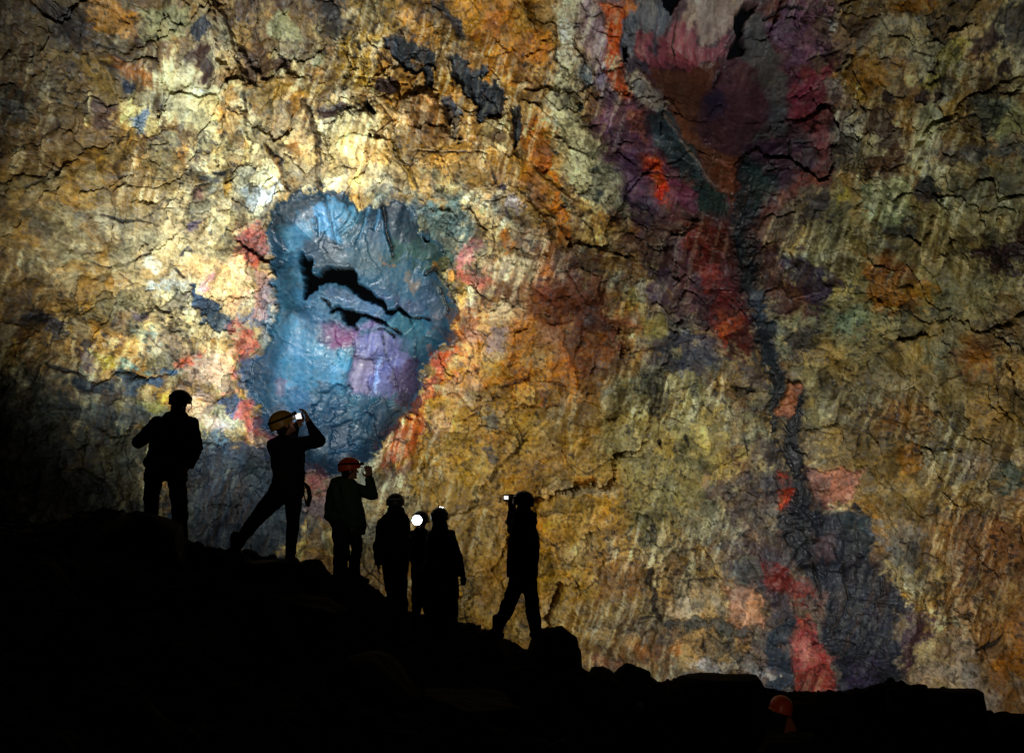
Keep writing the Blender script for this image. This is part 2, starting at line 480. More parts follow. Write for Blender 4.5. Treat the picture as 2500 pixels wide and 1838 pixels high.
# B
for q in [
    ([(0, 30), (130, 60), (140, 250), (60, 280), (20, 240)], (66, 64, 62), 8, 12, .85),
    ([(50, 330), (130, 290), (320, 400), (310, 560), (150, 540), (60, 440)], (186, 150, 70), 9, 12, .8),
    ([(480, 60), (640, 150), (760, 300), (640, 260), (480, 120)], (190, 130, 54), 8, 12, .85),
    ([(540, 30), (600, 40), (900, 180), (910, 260), (850, 260), (800, 180), (720, 130), (600, 80)], (74, 64, 56), 5, 12, .8),
    ([(700, 90), (800, 110), (900, 200), (900, 250), (850, 250), (790, 170)], (58, 62, 66), 4, 8, .8),
    ([(900, 180), (1050, 110), (1200, 180), (1400, 260), (1420, 370), (1250, 400), (1230, 500), (1130, 520), (1020, 500), (960, 400), (920, 280)], (198, 122, 36), 10, 18, .9),
    ([(1030, 180), (1180, 170), (1250, 250), (1100, 280)], (150, 110, 60), 10, 18, .7),
    ([(360, 240), (440, 210), (560, 290), (660, 340), (660, 420), (620, 560), (590, 560), (585, 480), (480, 420), (400, 330), (350, 300)], (52, 64, 74), 2.5, 5, 1, -.15),
    ([(530, 370), (580, 370), (580, 410), (540, 420)], (150, 108, 56), 3, 4, .9),
    ([(780, 370), (830, 340), (900, 430), (970, 450), (980, 560), (1060, 510), (1110, 600), (1110, 660), (1000, 730), (930, 780), (935, 680), (860, 580), (790, 500)], (54, 62, 70), 2.5, 6, 1, -.15),
    ([(1130, 660), (1190, 690), (1200, 780), (1185, 880), (1160, 930), (1125, 850)], (46, 56, 64), 2.5, 4, 1, -.15),
    ([(720, 600), (800, 620), (860, 730), (820, 740), (730, 660)], (60, 74, 88), 3, 5, .95, -.1),
    ([(340, 480), (450, 470), (440, 560), (390, 600), (335, 580)], (76, 56, 66), 3, 4, .95),
    ([(480, 610), (640, 600), (720, 640), (740, 780), (760, 880), (620, 900), (480, 800), (440, 700)], (156, 104, 52), 6, 10, .9, .2),
    ([(500, 580), (560, 590), (540, 640), (500, 630)], (98, 64, 36), 6, 8, .8),
    ([(760, 680), (820, 740), (840, 870), (800, 900), (760, 860)], (60, 44, 34), 5, 8, .85, -.2),
    ([(940, 780), (1110, 690), (1120, 830), (1080, 950), (960, 930)], (200, 172, 116), 4, 5, .9, .1),
    ([(1000, 820), (1080, 830), (1060, 910), (1000, 890)], (128, 92, 60), 7, 8, .85),
    ([(0, 790), (150, 700), (290, 760), (370, 960), (390, 1060), (250, 1020), (0, 1080)], (224, 202, 146), 9, 14, .75, .12),
    ([(150, 900), (330, 920), (390, 1050), (270, 1030)], (206, 150, 74), 8, 12, .7),
    ([(1430, 320), (1530, 380), (1560, 640), (1600, 760), (1700, 870), (1800, 1100), (1860, 1300), (1700, 1300), (1500, 1150), (1430, 900), (1340, 680), (1380, 480)], (208, 202, 162), 12, 16, .88),
    ([(1400, -60), (1600, -60), (1560, 200), (1520, 360), (1430, 420), (1420, 100)], (232, 222, 190), 12, 16, .9),
    ([(1200, 800), (1340, 730), (1350, 880), (1410, 1000), (1420, 1110), (1330, 1080), (1200, 900)], (194, 110, 24), 4, 9, .95),
    ([(1215, 810), (1300, 800), (1290, 830), (1220, 850)], (226, 196, 130), 3, 6, .8),
    ([(1350, 1250), (1420, 1180), (1500, 1330), (1480, 1480), (1420, 1530), (1430, 1380)], (190, 112, 30), 4, 8, .9),
    ([(1080, 1460), (1130, 1470), (1160, 1560), (1110, 1580)], (184, 112, 40), 4, 7, .9),
    ([(1210, 1080), (1330, 1080), (1350, 1250), (1290, 1260), (1200, 1150)], (176, 112, 62), 7, 12, .8),
    ([(1130, 1230), (1220, 1250), (1180, 1340), (1120, 1310)], (205, 190, 180), 5, 8, .8),
    ([(1540, 590), (1580, 640), (1560, 670), (1530, 640)], (52, 66, 70), 2, 3, .95),
    ([(1590, 700), (1630, 690), (1560, 740)], (40, 48, 50), 2, 3, .95),
    ([(1380, 920), (1440, 930), (1400, 950)], (56, 70, 74), 2, 3, .95),
    ([(1610, 790), (1690, 840), (1680, 860), (1620, 810)], (86, 94, 84), 3, 4, .9),
    ([(1640, 1030), (1700, 1030), (1690, 1060), (1650, 1060)], (84, 102, 98), 4, 6, .8),
    ([(1660, 1150), (1710, 1160), (1720, 1220), (1660, 1220)], (62, 78, 80), 5, 7, .85),
    ([(1550, 380), (1660, 380), (1680, 500), (1620, 530), (1560, 480)], (128, 146, 146), 8, 12, .8),
    ([(1600, 0), (1680, 30), (1720, 250), (1780, 500), (1860, 700), (1840, 800), (1700, 850), (1680, 600), (1620, 350), (1520, 150)], (176, 150, 156), 12, 14, .8),
    ([(1680, 20), (1830, 60), (1830, 200), (1810, 340), (1880, 540), (1880, 620), (1820, 640), (1760, 480), (1720, 250)], (222, 100, 60), 6, 9, .95, .08),
    ([(1700, 620), (1900, 620), (2000, 700), (2100, 900), (2160, 1100), (2160, 1500), (1980, 1400), (1850, 1200), (1730, 950), (1650, 750)], (128, 78, 100), 14, 18, .85),
    ([(1860, 680), (1960, 700), (2020, 820), (1960, 850), (1880, 780)], (170, 84, 66), 8, 12, .8),
    ([(1950, 930), (2080, 1000), (2110, 1150), (2120, 1260), (2040, 1260), (1960, 1080)], (190, 76, 40), 9, 12, .9),
    ([(2030, 1170), (2110, 1190), (2110, 1260), (2040, 1260)], (226, 74, 44), 6, 8, .9),
    ([(600, 1300), (820, 1240), (900, 1380), (820, 1480), (640, 1480)], (88, 112, 106), 8, 26, .75),
    ([(900, 1330), (1010, 1330), (1030, 1440), (940, 1470)], (214, 180, 120), 6, 10, .8),
    ([(560, 1420), (650, 1400), (640, 1480), (580, 1500)], (38, 46, 50), 3, 5, .9, -.2),
]:
    poly('B', *q)
stroke('B', [(320, 700), (400, 900), (480, 1050), (550, 1180)], [14, 20, 14, 4], (166, 128, 68), 3, 4, .9, .08)
stroke('B', [(350, 700), (440, 880), (520, 1040), (570, 1180)], [3, 4, 3, 2], (56, 40, 22), 2, 2, .8, -.04)  # painted shadow along the raised root
stroke('B', [(380, 800), (430, 960), (500, 1100)], 3, (96, 70, 36), 2, 2, .7, -.06)
crack('B', [(560, 940), (780, 960), (1030, 970)], 3)
crack('B', [(150, 730), (230, 700), (290, 640)], [3, 5, 5])
poly('B', [(250, 660), (290, 630), (290, 740), (265, 735)], (48, 44, 44), 2, 2, .95, -.2)
poly('B', [(260, 840), (290, 850), (280, 885)], (40, 42, 44), 2, 2, .95, -.2)
crack('B', [(1010, 1040), (1030, 1120)], [4, 5])
poly('B', [(1030, 1130), (1060, 1110), (1100, 1140), (1080, 1180), (1040, 1170)], (70, 56, 72), 3, 3, .95)
stroke('B', [(1300, 1080), (1420, 1190), (1560, 1270)], [10, 8, 2], (140, 98, 44), 2.5, 3, .9, .12)
stroke('B', [(1560, 1370), (1620, 1450), (1650, 1600)], [3, 10, 4], (160, 136, 84), 2.5, 3, .9, .12)
stroke('B', [(1580, 1370), (1640, 1450), (1665, 1600)], [2, 4, 2], (50, 42, 26), 2, 2, .9, -.1)  # painted shadow at the right of this wedge
stroke('B', [(0, 715), (140, 700)], [22, 14], (84, 62, 58), 5, 8, .9, -.1)

# D
for q in [
    ([(1130, 100), (1480, 90), (1560, 250), (1400, 420), (1150, 300)], (222, 184, 140), 12, 18, .75),
    ([(1200, 190), (1270, 180), (1290, 250), (1240, 285), (1200, 250)], (204, 150, 156), 5, 7, .85),
    ([(870, 40), (950, 90), (930, 150), (860, 110)], (214, 216, 200), 6, 10, .8),
    ([(900, 210), (1030, 180), (1080, 240), (960, 270), (890, 260)], (206, 216, 208), 8, 12, .8),
    ([(1440, 400), (1690, 380), (1700, 560), (1540, 480)], (78, 104, 136), 8, 18, .85),
    ([(1540, 200), (1690, 150), (1700, 360), (1620, 480), (1560, 380)], (184, 134, 124), 7, 22, .75),
    ([(1380, 240), (1460, 260), (1440, 420), (1360, 420)], (196, 152, 108), 5, 9, .7),
    ([(1130, 230), (1180, 210), (1200, 320), (1330, 340), (1350, 440), (1420, 470), (1420, 520), (1310, 520), (1230, 460), (1170, 350)], (50, 78, 104), 3, 9, .97, -.1),
    ([(1420, 520), (1480, 480), (1560, 580), (1540, 700), (1480, 740), (1490, 820), (1430, 820), (1420, 680)], (188, 90, 74), 9, 18, .8),
    ([(1090, 790), (1200, 680), (1410, 680), (1430, 880), (1250, 860)], (176, 146, 120), 8, 12, .8),
    ([(1060, 740), (1120, 680), (1210, 650), (1220, 740), (1130, 780)], (196, 94, 70), 7, 12, .85),
    ([(960, 580), (1100, 570), (1180, 640), (1060, 660)], (150, 128, 104), 7, 12, .8),
    ([(820, 420), (920, 400), (940, 450), (850, 470)], (92, 82, 106), 5, 8, .85),
    ([(800, 520), (960, 520), (1000, 600), (880, 600)], (130, 150, 136), 7, 18, .7),
    ([(620, 640), (760, 700), (740, 760), (640, 720)], (164, 148, 66), 7, 10, .85),
    ([(760, 700), (900, 760), (1000, 790), (900, 800), (780, 780)], (104, 140, 138), 5, 9, .9),
    ([(740, 800), (870, 790), (910, 860), (840, 900)], (48, 84, 108), 3, 5, .97),
    ([(620, 820), (760, 850), (740, 930), (600, 900), (480, 860)], (46, 68, 84), 4, 7, .95),
    ([(830, 890), (910, 900), (880, 950), (800, 930)], (48, 84, 110), 3, 5, .97),
    ([(920, 830), (1000, 850), (980, 890), (930, 870)], (48, 86, 118), 3, 4, .97),
    ([(950, 770), (1080, 800), (1050, 830), (970, 800)], (52, 92, 122), 3, 6, .95),
    ([(240, 440), (330, 410), (520, 540), (480, 590), (380, 560), (270, 490)], (52, 50, 54), 6, 12, .9),
    ([(580, 580), (640, 580), (640, 620), (590, 620)], (52, 54, 60), 4, 6, .9),
    ([(540, 640), (640, 690), (640, 800), (560, 750)], (72, 66, 84), 8, 12, .8),
    ([(860, 960), (1010, 940), (1030, 1020), (960, 1060), (880, 1020)], (140, 148, 92), 5, 9, .85),
    ([(1000, 900), (1080, 890), (1080, 960), (1020, 960)], (226, 190, 96), 5, 8, .85),
    ([(450, 900), (620, 1000), (1000, 1030), (1040, 1150), (600, 1150), (420, 1000)], (84, 100, 106), 14, 20, .8),
    ([(1080, 920), (1300, 900), (1300, 1080), (1180, 1080), (1100, 980)], (196, 172, 156), 10, 16, .75),
    ([(1300, 960), (1450, 920), (1530, 960), (1470, 1050), (1400, 1050), (1380, 1000)], (56, 88, 132), 4, 7, .92),
    ([(1300, 900), (1520, 890), (1520, 925), (1400, 925)], (206, 146, 120), 4, 7, .9),
    ([(-900, 830), (200, 790), (450, 900), (560, 1100), (900, 1180), (1000, 1652), (800, 2600), (-900, 2600)], (58, 66, 56), 30, 30, .85),  # dark wash that paints in the shade on the lower left wall
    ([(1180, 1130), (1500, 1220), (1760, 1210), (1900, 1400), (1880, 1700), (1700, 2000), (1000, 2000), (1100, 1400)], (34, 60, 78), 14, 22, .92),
    ([(1220, 1090), (1380, 1080), (1440, 1120), (1260, 1150)], (214, 186, 166), 6, 12, .85),
    ([(1230, 1160), (1330, 1150), (1400, 1230), (1280, 1240)], (120, 142, 146), 8, 12, .7),
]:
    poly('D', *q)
crack('D', [(800, 80), (920, 40)], [4, 5])
crack('D', [(370, 730), (430, 770), (600, 810)], [3, 9, 5])
crack('D', [(1050, 140), (1100, 190)], [3, 5])
crack('D', [(560, 100), (680, 120)], [4, 3])

# --- the blue hollow
DOME = [(654, 542), (649, 600), (665, 659), (685, 750), (665, 789), (630, 856), (606, 907), (618, 993), (620, 1052), (700, 1075), (740, 1150), (830, 1180),
        (930, 1092), (953, 1060), (977, 1025), (1016, 993), (1028, 915), (1056, 867), (1103, 836), (1115, 804), (1127, 769), (1110, 728),
        (1085, 680), (1090, 605), (1018, 556), (984, 496), (930, 503), (877, 501), (846, 472), (785, 467), (744, 469), (703, 481), (671, 506)]
poly('P', DOME, (58, 100, 124), 4, 10, .97, -0.22, .9, 48)
poly('P', [(690, 520), (850, 500), (1000, 560), (1080, 680), (1080, 800), (1000, 900), (900, 1020), (760, 1040), (680, 960), (650, 860), (700, 760), (680, 650)], None, 60, 10, 1, -.45, None, 150)
for q in [
    ([(60, 380), (130, 230), (260, 130), (430, 80), (600, 70), (850, 90), (980, 210), (1200, 220), (1330, 180), (1420, 190), (1500, 300), (1300, 330), (1000, 300), (600, 200), (300, 260), (160, 480)], (44, 66, 78), 9, 16, .85),
    ([(200, 500), (350, 250), (460, 300), (420, 480), (300, 640), (160, 640)], (96, 140, 158), 8, 14, .75),
    ([(460, 250), (700, 150), (960, 240), (800, 400), (690, 560), (600, 560), (500, 480)], (112, 160, 194), 6, 14, .85),
    ([(820, 420), (1000, 260), (1220, 240), (1230, 480), (1100, 560), (900, 560)], (66, 92, 112), 7, 14, .8),
    ([(1240, 240), (1420, 220), (1540, 420), (1560, 560), (1400, 640), (1290, 620)], (48, 68, 78), 7, 12, .85),
    ([(380, 520), (560, 480), (700, 600), (880, 700), (850, 800), (640, 780), (540, 880), (460, 860), (440, 730), (350, 720)], (92, 98, 106), 7, 10, .85),
    ([(700, 640), (900, 560), (1240, 600), (1250, 780), (1000, 860), (880, 800)], (80, 100, 112), 8, 14, .8),
    ([(1280, 600), (1560, 560), (1800, 620), (1960, 760), (1900, 900), (1650, 880), (1480, 780), (1300, 760)], (74, 100, 90), 9, 18, .85),
    ([(1200, 690), (1330, 720), (1340, 790), (1250, 760)], (158, 116, 88), 4, 8, .8),
    ([(1430, 920), (1600, 930), (1600, 1020), (1480, 1030)], (150, 124, 108), 5, 8, .8),
    ([(1660, 760), (1850, 760), (1940, 900), (1900, 1000), (1780, 960)], (150, 134, 84), 5, 10, .85),
    ([(1690, 790), (1760, 800), (1740, 860), (1700, 840)], (196, 122, 60), 3, 6, .85),
    ([(1830, 860), (1940, 860), (1950, 960), (1860, 970)], (200, 140, 78), 3, 6, .8),
    ([(1570, 1080), (1680, 1000), (1800, 1180), (1860, 1400), (1740, 1340), (1560, 1150)], (96, 112, 140), 5, 7, .85),
    ([(1680, 960), (1800, 980), (1930, 1240), (1870, 1300)], (110, 112, 92), 4, 6, .85),
    ([(570, 1050), (700, 960), (900, 1100), (1000, 1150), (1180, 1230), (1150, 1330), (950, 1250), (800, 1230), (650, 1200)], (104, 122, 146), 5, 7, .85),
    ([(1100, 1100), (1400, 1080), (1700, 1200), (1650, 1330), (1480, 1290), (1240, 1150)], (92, 98, 124), 8, 12, .8),
    ([(520, 1380), (700, 1400), (930, 1450), (950, 1600), (870, 1652), (640, 1640), (500, 1500)], (146, 84, 128), 16, 9, .85),
    ([(430, 1130), (560, 1060), (600, 1220), (700, 1330), (520, 1370)], (92, 124, 144), 7, 9, .8),
    ([(1330, 1220), (1490, 1350), (1500, 1500), (1400, 1500), (1240, 1370)], (90, 138, 146), 4, 5, .9),
    ([(1060, 1330), (1180, 1400), (1060, 1480), (930, 1440), (960, 1380)], (138, 110, 150), 6, 7, .8),
]:
    poly('M', *q)
for q in [
    ([(0, 500), (110, 520), (150, 600), (100, 640), (0, 640)], (146, 86, 126), 10, 8, .85),
    ([(140, 560), (320, 510), (420, 560), (540, 680), (560, 780), (500, 900), (300, 940), (100, 930), (120, 700)], (128, 118, 162), 8, 9, .9),
    ([(110, 700), (280, 720), (270, 900), (80, 940)], (156, 134, 158), 5, 6, .85, .1),
    ([(330, 760), (560, 680), (560, 880), (480, 1000), (400, 940), (380, 860)], (96, 70, 100), 8, 12, .85),
    ([(380, 380), (500, 420), (640, 550), (660, 650), (560, 640), (380, 500)], (74, 116, 134), 7, 8, .85),
    ([(560, 260), (640, 190), (750, 400), (770, 590), (700, 620), (640, 450)], (62, 84, 104), 8, 10, .85),
    ([(0, 640), (100, 640), (90, 900), (0, 1000)], (86, 136, 160), 8, 8, .85),
    ([(80, 940), (300, 930), (210, 1020), (150, 1100), (320, 1200), (300, 1260), (0, 1280), (0, 1000)], (82, 128, 152), 8, 9, .85, -.06),
    ([(200, 1030), (320, 930), (450, 1000), (380, 1080), (350, 1170), (320, 1230), (260, 1060)], (66, 92, 114), 4, 5, .9, -.12),
]:
    poly('E', *q)
for q in [
    ([(1740, 380), (1900, 560), (2040, 640), (2130, 650), (2080, 820), (1900, 900), (1700, 920), (1600, 880), (1690, 560)], (84, 138, 164), 9, 10, .88),
    ([(1700, 160), (1850, 180), (1860, 360), (1780, 380), (1720, 300)], (92, 132, 156), 8, 10, .8),
    ([(1500, 700), (1640, 620), (1700, 900), (1560, 1000), (1500, 880)], (58, 92, 128), 9, 16, .85),
    ([(1580, 930), (1900, 920), (2000, 1000), (1960, 1150), (1700, 1150), (1580, 1050)], (78, 122, 152), 9, 12, .8),
    ([(1620, 1000), (1700, 990), (1690, 1030), (1630, 1050)], (54, 82, 106), 3, 5, .8),
    ([(1960, 900), (2160, 840), (2160, 1000), (2000, 1120), (1900, 1080)], (84, 116, 138), 6, 9, .85, .14),
    ([(2020, 1130), (2130, 1110), (2160, 1150), (2160, 1260), (2030, 1250)], (80, 108, 128), 4, 6, .9, .1),
    ([(1680, 860), (1740, 860), (1730, 940), (1690, 940)], (140, 84, 104), 7, 9, .8),
    ([(1490, 960), (1560, 950), (1565, 1120), (1590, 1165), (1720, 1160), (1700, 1200), (1550, 1230), (1490, 1220), (1520, 1150), (1460, 1020)], (190, 90, 80), 7, 12, .85),
    ([(1500, 1200), (1620, 1200), (1610, 1240), (1510, 1240)], (224, 190, 150), 5, 10, .7),
    ([(1900, 1400), (2000, 1370), (2010, 1440), (1950, 1560), (1880, 1500)], (178, 94, 86), 12, 14, .85),
    ([(1880, 1540), (2010, 1520), (2030, 1700), (1880, 1700)], (158, 130, 126), 10, 14, .85),
]:
    poly('D', *q)
stroke('E', [(300, 700), (290, 790), (285, 900)], [10, 7, 9], (166, 176, 214), 3, 3, .85, .05)
stroke('E', [(690, 180), (790, 310), (830, 420)], [9, 9, 7], (176, 150, 104), 2.5, 3, .9, .12)
stroke('E', [(680, 250), (745, 350), (745, 420)], [4, 6, 4], (24, 28, 30), 2, 3, .9, -.2)
stroke('E', [(600, 170), (660, 140), (740, 240), (820, 400)], [7, 8, 5, 3], (32, 32, 28), 2, 3, .9, -.2)
stroke('E', [(500, 440), (540, 600), (550, 700)], 2.5, (30, 40, 50), 2, 2, .85, -.12)
stroke('E', [(320, 510), (340, 700), (440, 930)], 2.5, (50, 46, 66), 2, 2, .8, -.12)
stroke('E', [(130, 560), (130, 690), (310, 700)], 2.2, (56, 56, 80), 2, 2, .7, -.1)
stroke('M', [(1235, 210), (1245, 480), (1290, 640), (1310, 700)], [7, 7, 5, 2], (12, 20, 26), 2, 2, .95, -.25)
for a_, b_ in (((960, 250), (720, 480)), ((1040, 240), (880, 540)), ((600, 120), (690, 560)), ((480, 300), (500, 480)), ((860, 260), (700, 470)), ((1160, 260), (1090, 420))):
    stroke('M', [a_, ((a_[0] + b_[0]) / 2 + 12, (a_[1] + b_[1]) / 2), b_], [4, 6, 2], (40, 60, 74), 3, 3, .8, -.14)
    stroke('M', [(a_[0] + 40, a_[1]), (b_[0] + 30, b_[1])], [8, 3], (124, 168, 198), 4, 4, .6, .08)
VOIDS = [
    ('M', [(345, 650), (370, 740), (430, 720), (450, 880), (530, 890), (560, 830), (640, 790), (850, 800), (880, 860), (940, 980), (1050, 1060), (1160, 1150), (1210, 1240),
           (1290, 1240), (1340, 1190), (1450, 1270), (1480, 1310), (1400, 1300), (1330, 1240), (1240, 1290), (1210, 1270), (1150, 1190), (1000, 1140), (900, 1080), (820, 1000),
           (720, 960), (580, 950), (500, 1000), (400, 1110), (355, 1000), (360, 870), (340, 760)]),
    ('M', [(620, 1270), (680, 1215), (740, 1240), (810, 1260), (850, 1250), (880, 1270), (950, 1270), (1000, 1280), (1080, 1330), (1220, 1370), (1220, 1390), (1100, 1360),
           (1010, 1310), (930, 1300), (910, 1350), (880, 1390), (840, 1390), (780, 1350), (740, 1290), (680, 1250), (640, 1270)]),
    ('N', [(560, -80), (720, -80), (705, 30), (650, 80), (610, 40)]),
    ('N', [(1150, 10), (1240, 20), (1200, 70), (1170, 120), (1180, 300), (1090, 320), (1110, 250), (1140, 200), (1110, 140), (1110, 60)]),
]
for c_, p_ in (('M', [(550, 1120), (610, 1200), (640, 1250)]), ('M', [(880, 1390), (920, 1440)]), ('M', [(1220, 1390), (1300, 1440), (1390, 1510)]),
               ('M', [(1150, 1460), (1250, 1460), (1320, 1520)]), ('M', [(1480, 1310), (1560, 1340), (1700, 1370)])):
    stroke(c_, p_, 4, (14, 18, 24), 1.6, 2, .95, -.25)
stroke('E', [(0, 1260), (160, 1200), (320, 1230)], 2, (40, 60, 74), 2, 2, .7, -.1)

# E
for q in [
    ([(820, 190), (900, 130), (950, 0), (880, -20), (840, 100)], (198, 118, 112), 9, 16, .8),
    ([(820, 200), (1000, 200), (960, 260), (880, 280), (820, 250)], (198, 112, 100), 8, 14, .85),
    ([(1000, 270), (1100, 260), (960, 340), (860, 360)], (80, 86, 92), 7, 14, .85),
    ([(1080, 80), (1250, 60), (1300, 200), (1180, 260), (1060, 200)], (198, 186, 150), 8, 14, .75),
    ([(1330, 180), (1400, 110), (1410, 200), (1350, 230)], (160, 90, 42), 6, 10, .85),
    ([(1400, 100), (1600, 180), (1620, 260), (1500, 300), (1420, 200)], (156, 138, 134), 9, 14, .8),
    ([(1200, 320), (1320, 230), (1450, 260), (1600, 200), (1720, 320), (1730, 480), (1800, 560), (1780, 640), (1600, 540), (1500, 480), (1350, 520), (1250, 440)], (98, 48, 42), 9, 18, .9),
    ([(1480, 250), (1620, 230), (1680, 360), (1560, 400)], (104, 84, 84), 9, 16, .75),
    ([(1450, 540), (1600, 560), (1750, 640), (1700, 740), (1600, 800), (1430, 700)], (148, 80, 38), 10, 18, .85),
    ([(840, 430), (980, 410), (960, 500), (830, 640), (760, 680), (790, 540)], (132, 76, 54), 8, 16, .88),
    ([(1000, 380), (1080, 330), (1170, 360), (1180, 430), (1120, 510), (1010, 470)], (228, 218, 180), 6, 12, .9, .12),
    ([(960, 560), (1060, 510), (1160, 560), (1080, 680), (980, 650)], (136, 150, 162), 8, 20, .85),
    ([(860, 540), (960, 480), (940, 620), (880, 640)], (190, 160, 150), 7, 14, .75),
    ([(1150, 560), (1220, 450), (1300, 560), (1350, 690), (1330, 850), (1100, 850), (970, 900), (1000, 780), (1100, 680)], (190, 128, 46), 9, 16, .9),
    ([(940, 680), (1080, 690), (1080, 790), (960, 800)], (196, 170, 96), 9, 14, .75),
    ([(1290, 520), (1430, 520), (1420, 600), (1330, 600)], (188, 150, 124), 8, 14, .8),
    ([(1210, 680), (1370, 620), (1330, 720), (1240, 740)], (168, 156, 112), 6, 10, .85),
    ([(1350, 700), (1480, 720), (1480, 860), (1380, 850)], (160, 104, 40), 8, 14, .8),
    ([(810, 590), (870, 600), (930, 740), (990, 880), (940, 890), (850, 760)], (222, 178, 128), 7, 10, .85),
    ([(740, 860), (800, 810), (960, 900), (900, 1000), (720, 920)], (196, 178, 148), 6, 14, .85),
    ([(900, 910), (970, 900), (960, 940), (910, 940)], (48, 44, 42), 3, 6, .9, -.1),
    ([(850, 980), (930, 970), (900, 1010)], (76, 56, 42), 4, 7, .85),
    ([(1110, 890), (1260, 850), (1290, 890), (1280, 980), (1180, 1000), (1130, 940)], (226, 184, 112), 4, 6, .95, -.15),
    ([(1290, 870), (1350, 880), (1330, 980), (1290, 980)], (190, 112, 46), 4, 7, .85),
    ([(640, 720), (720, 640), (800, 640), (760, 740), (720, 820), (620, 960), (560, 1040), (630, 1060), (620, 1150), (520, 1320), (440, 1400), (300, 1380), (300, 1300), (380, 1240), (380, 1150), (520, 1040), (570, 920), (660, 800)], (178, 64, 52), 11, 18, .85),
    ([(640, 1020), (760, 1000), (760, 1120), (680, 1180), (620, 1150)], (206, 152, 110), 8, 14, .75),
    ([(930, 1010), (1020, 990), (1090, 1080), (1050, 1120), (960, 1120)], (92, 118, 118), 7, 22, .85),
    ([(1020, 1050), (1080, 1060), (1060, 1110), (1030, 1100)], (46, 78, 90), 4, 9, .9),
    ([(960, 1270), (1030, 1260), (1040, 1320), (980, 1340)], (62, 92, 104), 4, 9, .9),
    ([(920, 1180), (950, 1190), (950, 1230), (920, 1230)], (60, 84, 90), 3, 7, .9),
    ([(930, 1180), (1100, 1150), (1100, 1260), (1040, 1260)], (190, 130, 52), 7, 14, .75),
    ([(300, 1400), (500, 1380), (520, 1480), (340, 1500)], (128, 104, 110), 10, 20, .8),
    ([(1980, 120), (2100, 110), (2140, 380), (1980, 360)], (92, 70, 98), 10, 16, .85),
    ([(1760, 310), (1900, 300), (1940, 400), (1830, 430)], (180, 162, 94), 5, 8, .88),
    ([(1920, 450), (2080, 420), (2090, 600), (1950, 580)], (160, 150, 94), 6, 9, .85),
    ([(1800, 440), (1900, 420), (1920, 520), (1830, 520)], (170, 132, 108), 6, 9, .85),
    ([(1950, 640), (2130, 560), (2160, 800), (1990, 720)], (76, 76, 88), 9, 22, .8),
    ([(1780, 100), (1900, 100), (1950, 220), (1820, 240)], (156, 110, 58), 9, 16, .75),
    ([(1320, 1490), (1430, 1440), (1880, 1480), (1700, 1530), (1400, 1540)], (182, 162, 122), 5, 8, .85, .08),
    ([(1450, 1270), (1510, 1265), (1510, 1290), (1460, 1290)], (44, 44, 50), 2, 4, .95),
    ([(1240, 1400), (1270, 1400), (1260, 1450)], (56, 56, 60), 2, 5, .9),
    ([(2030, 1220), (2065, 1200), (2060, 1290), (2035, 1285)], (28, 26, 26), 2, 4, .95, -.2),
    ([(500, 1480), (900, 1460), (1080, 1560), (1050, 1800), (560, 1800)], (194, 160, 94), 16, 18, .75, 0, .45),
    ([(120, 1500), (260, 1440), (560, 1500), (560, 1652), (380, 1900), (200, 1900)], (150, 150, 128), 14, 18, .8),
    ([(1800, 850), (1990, 780), (2160, 900), (2100, 1100), (1900, 1100)], (160, 150, 104), 12, 18, .65),
]:
    poly('E', *q)
stroke('E', [(1085, 880), (1150, 855), (1245, 808)], [10, 8, 9], (66, 44, 22), 3, 4, .92, -.22)
stroke('E', [(1000, 860), (1060, 1000)], [4, 5], (100, 64, 26), 3, 3, .7, -.12)
stroke('E', [(1700, 300), (1720, 450), (1800, 570)], [12, 12, 4], (84, 38, 30), 4, 5, .8, .12)
for c_ in ([(900, 740), (980, 850), (1040, 960)], [(1540, 1350), (1600, 1400), (1760, 1330)], [(1400, 850), (1500, 880)],
           [(1380, 960), (1480, 990)], [(840, 1080), (920, 1020)], [(1980, 420), (2060, 420), (2160, 380)]):
    crack('E', c_, 2.2, .14)

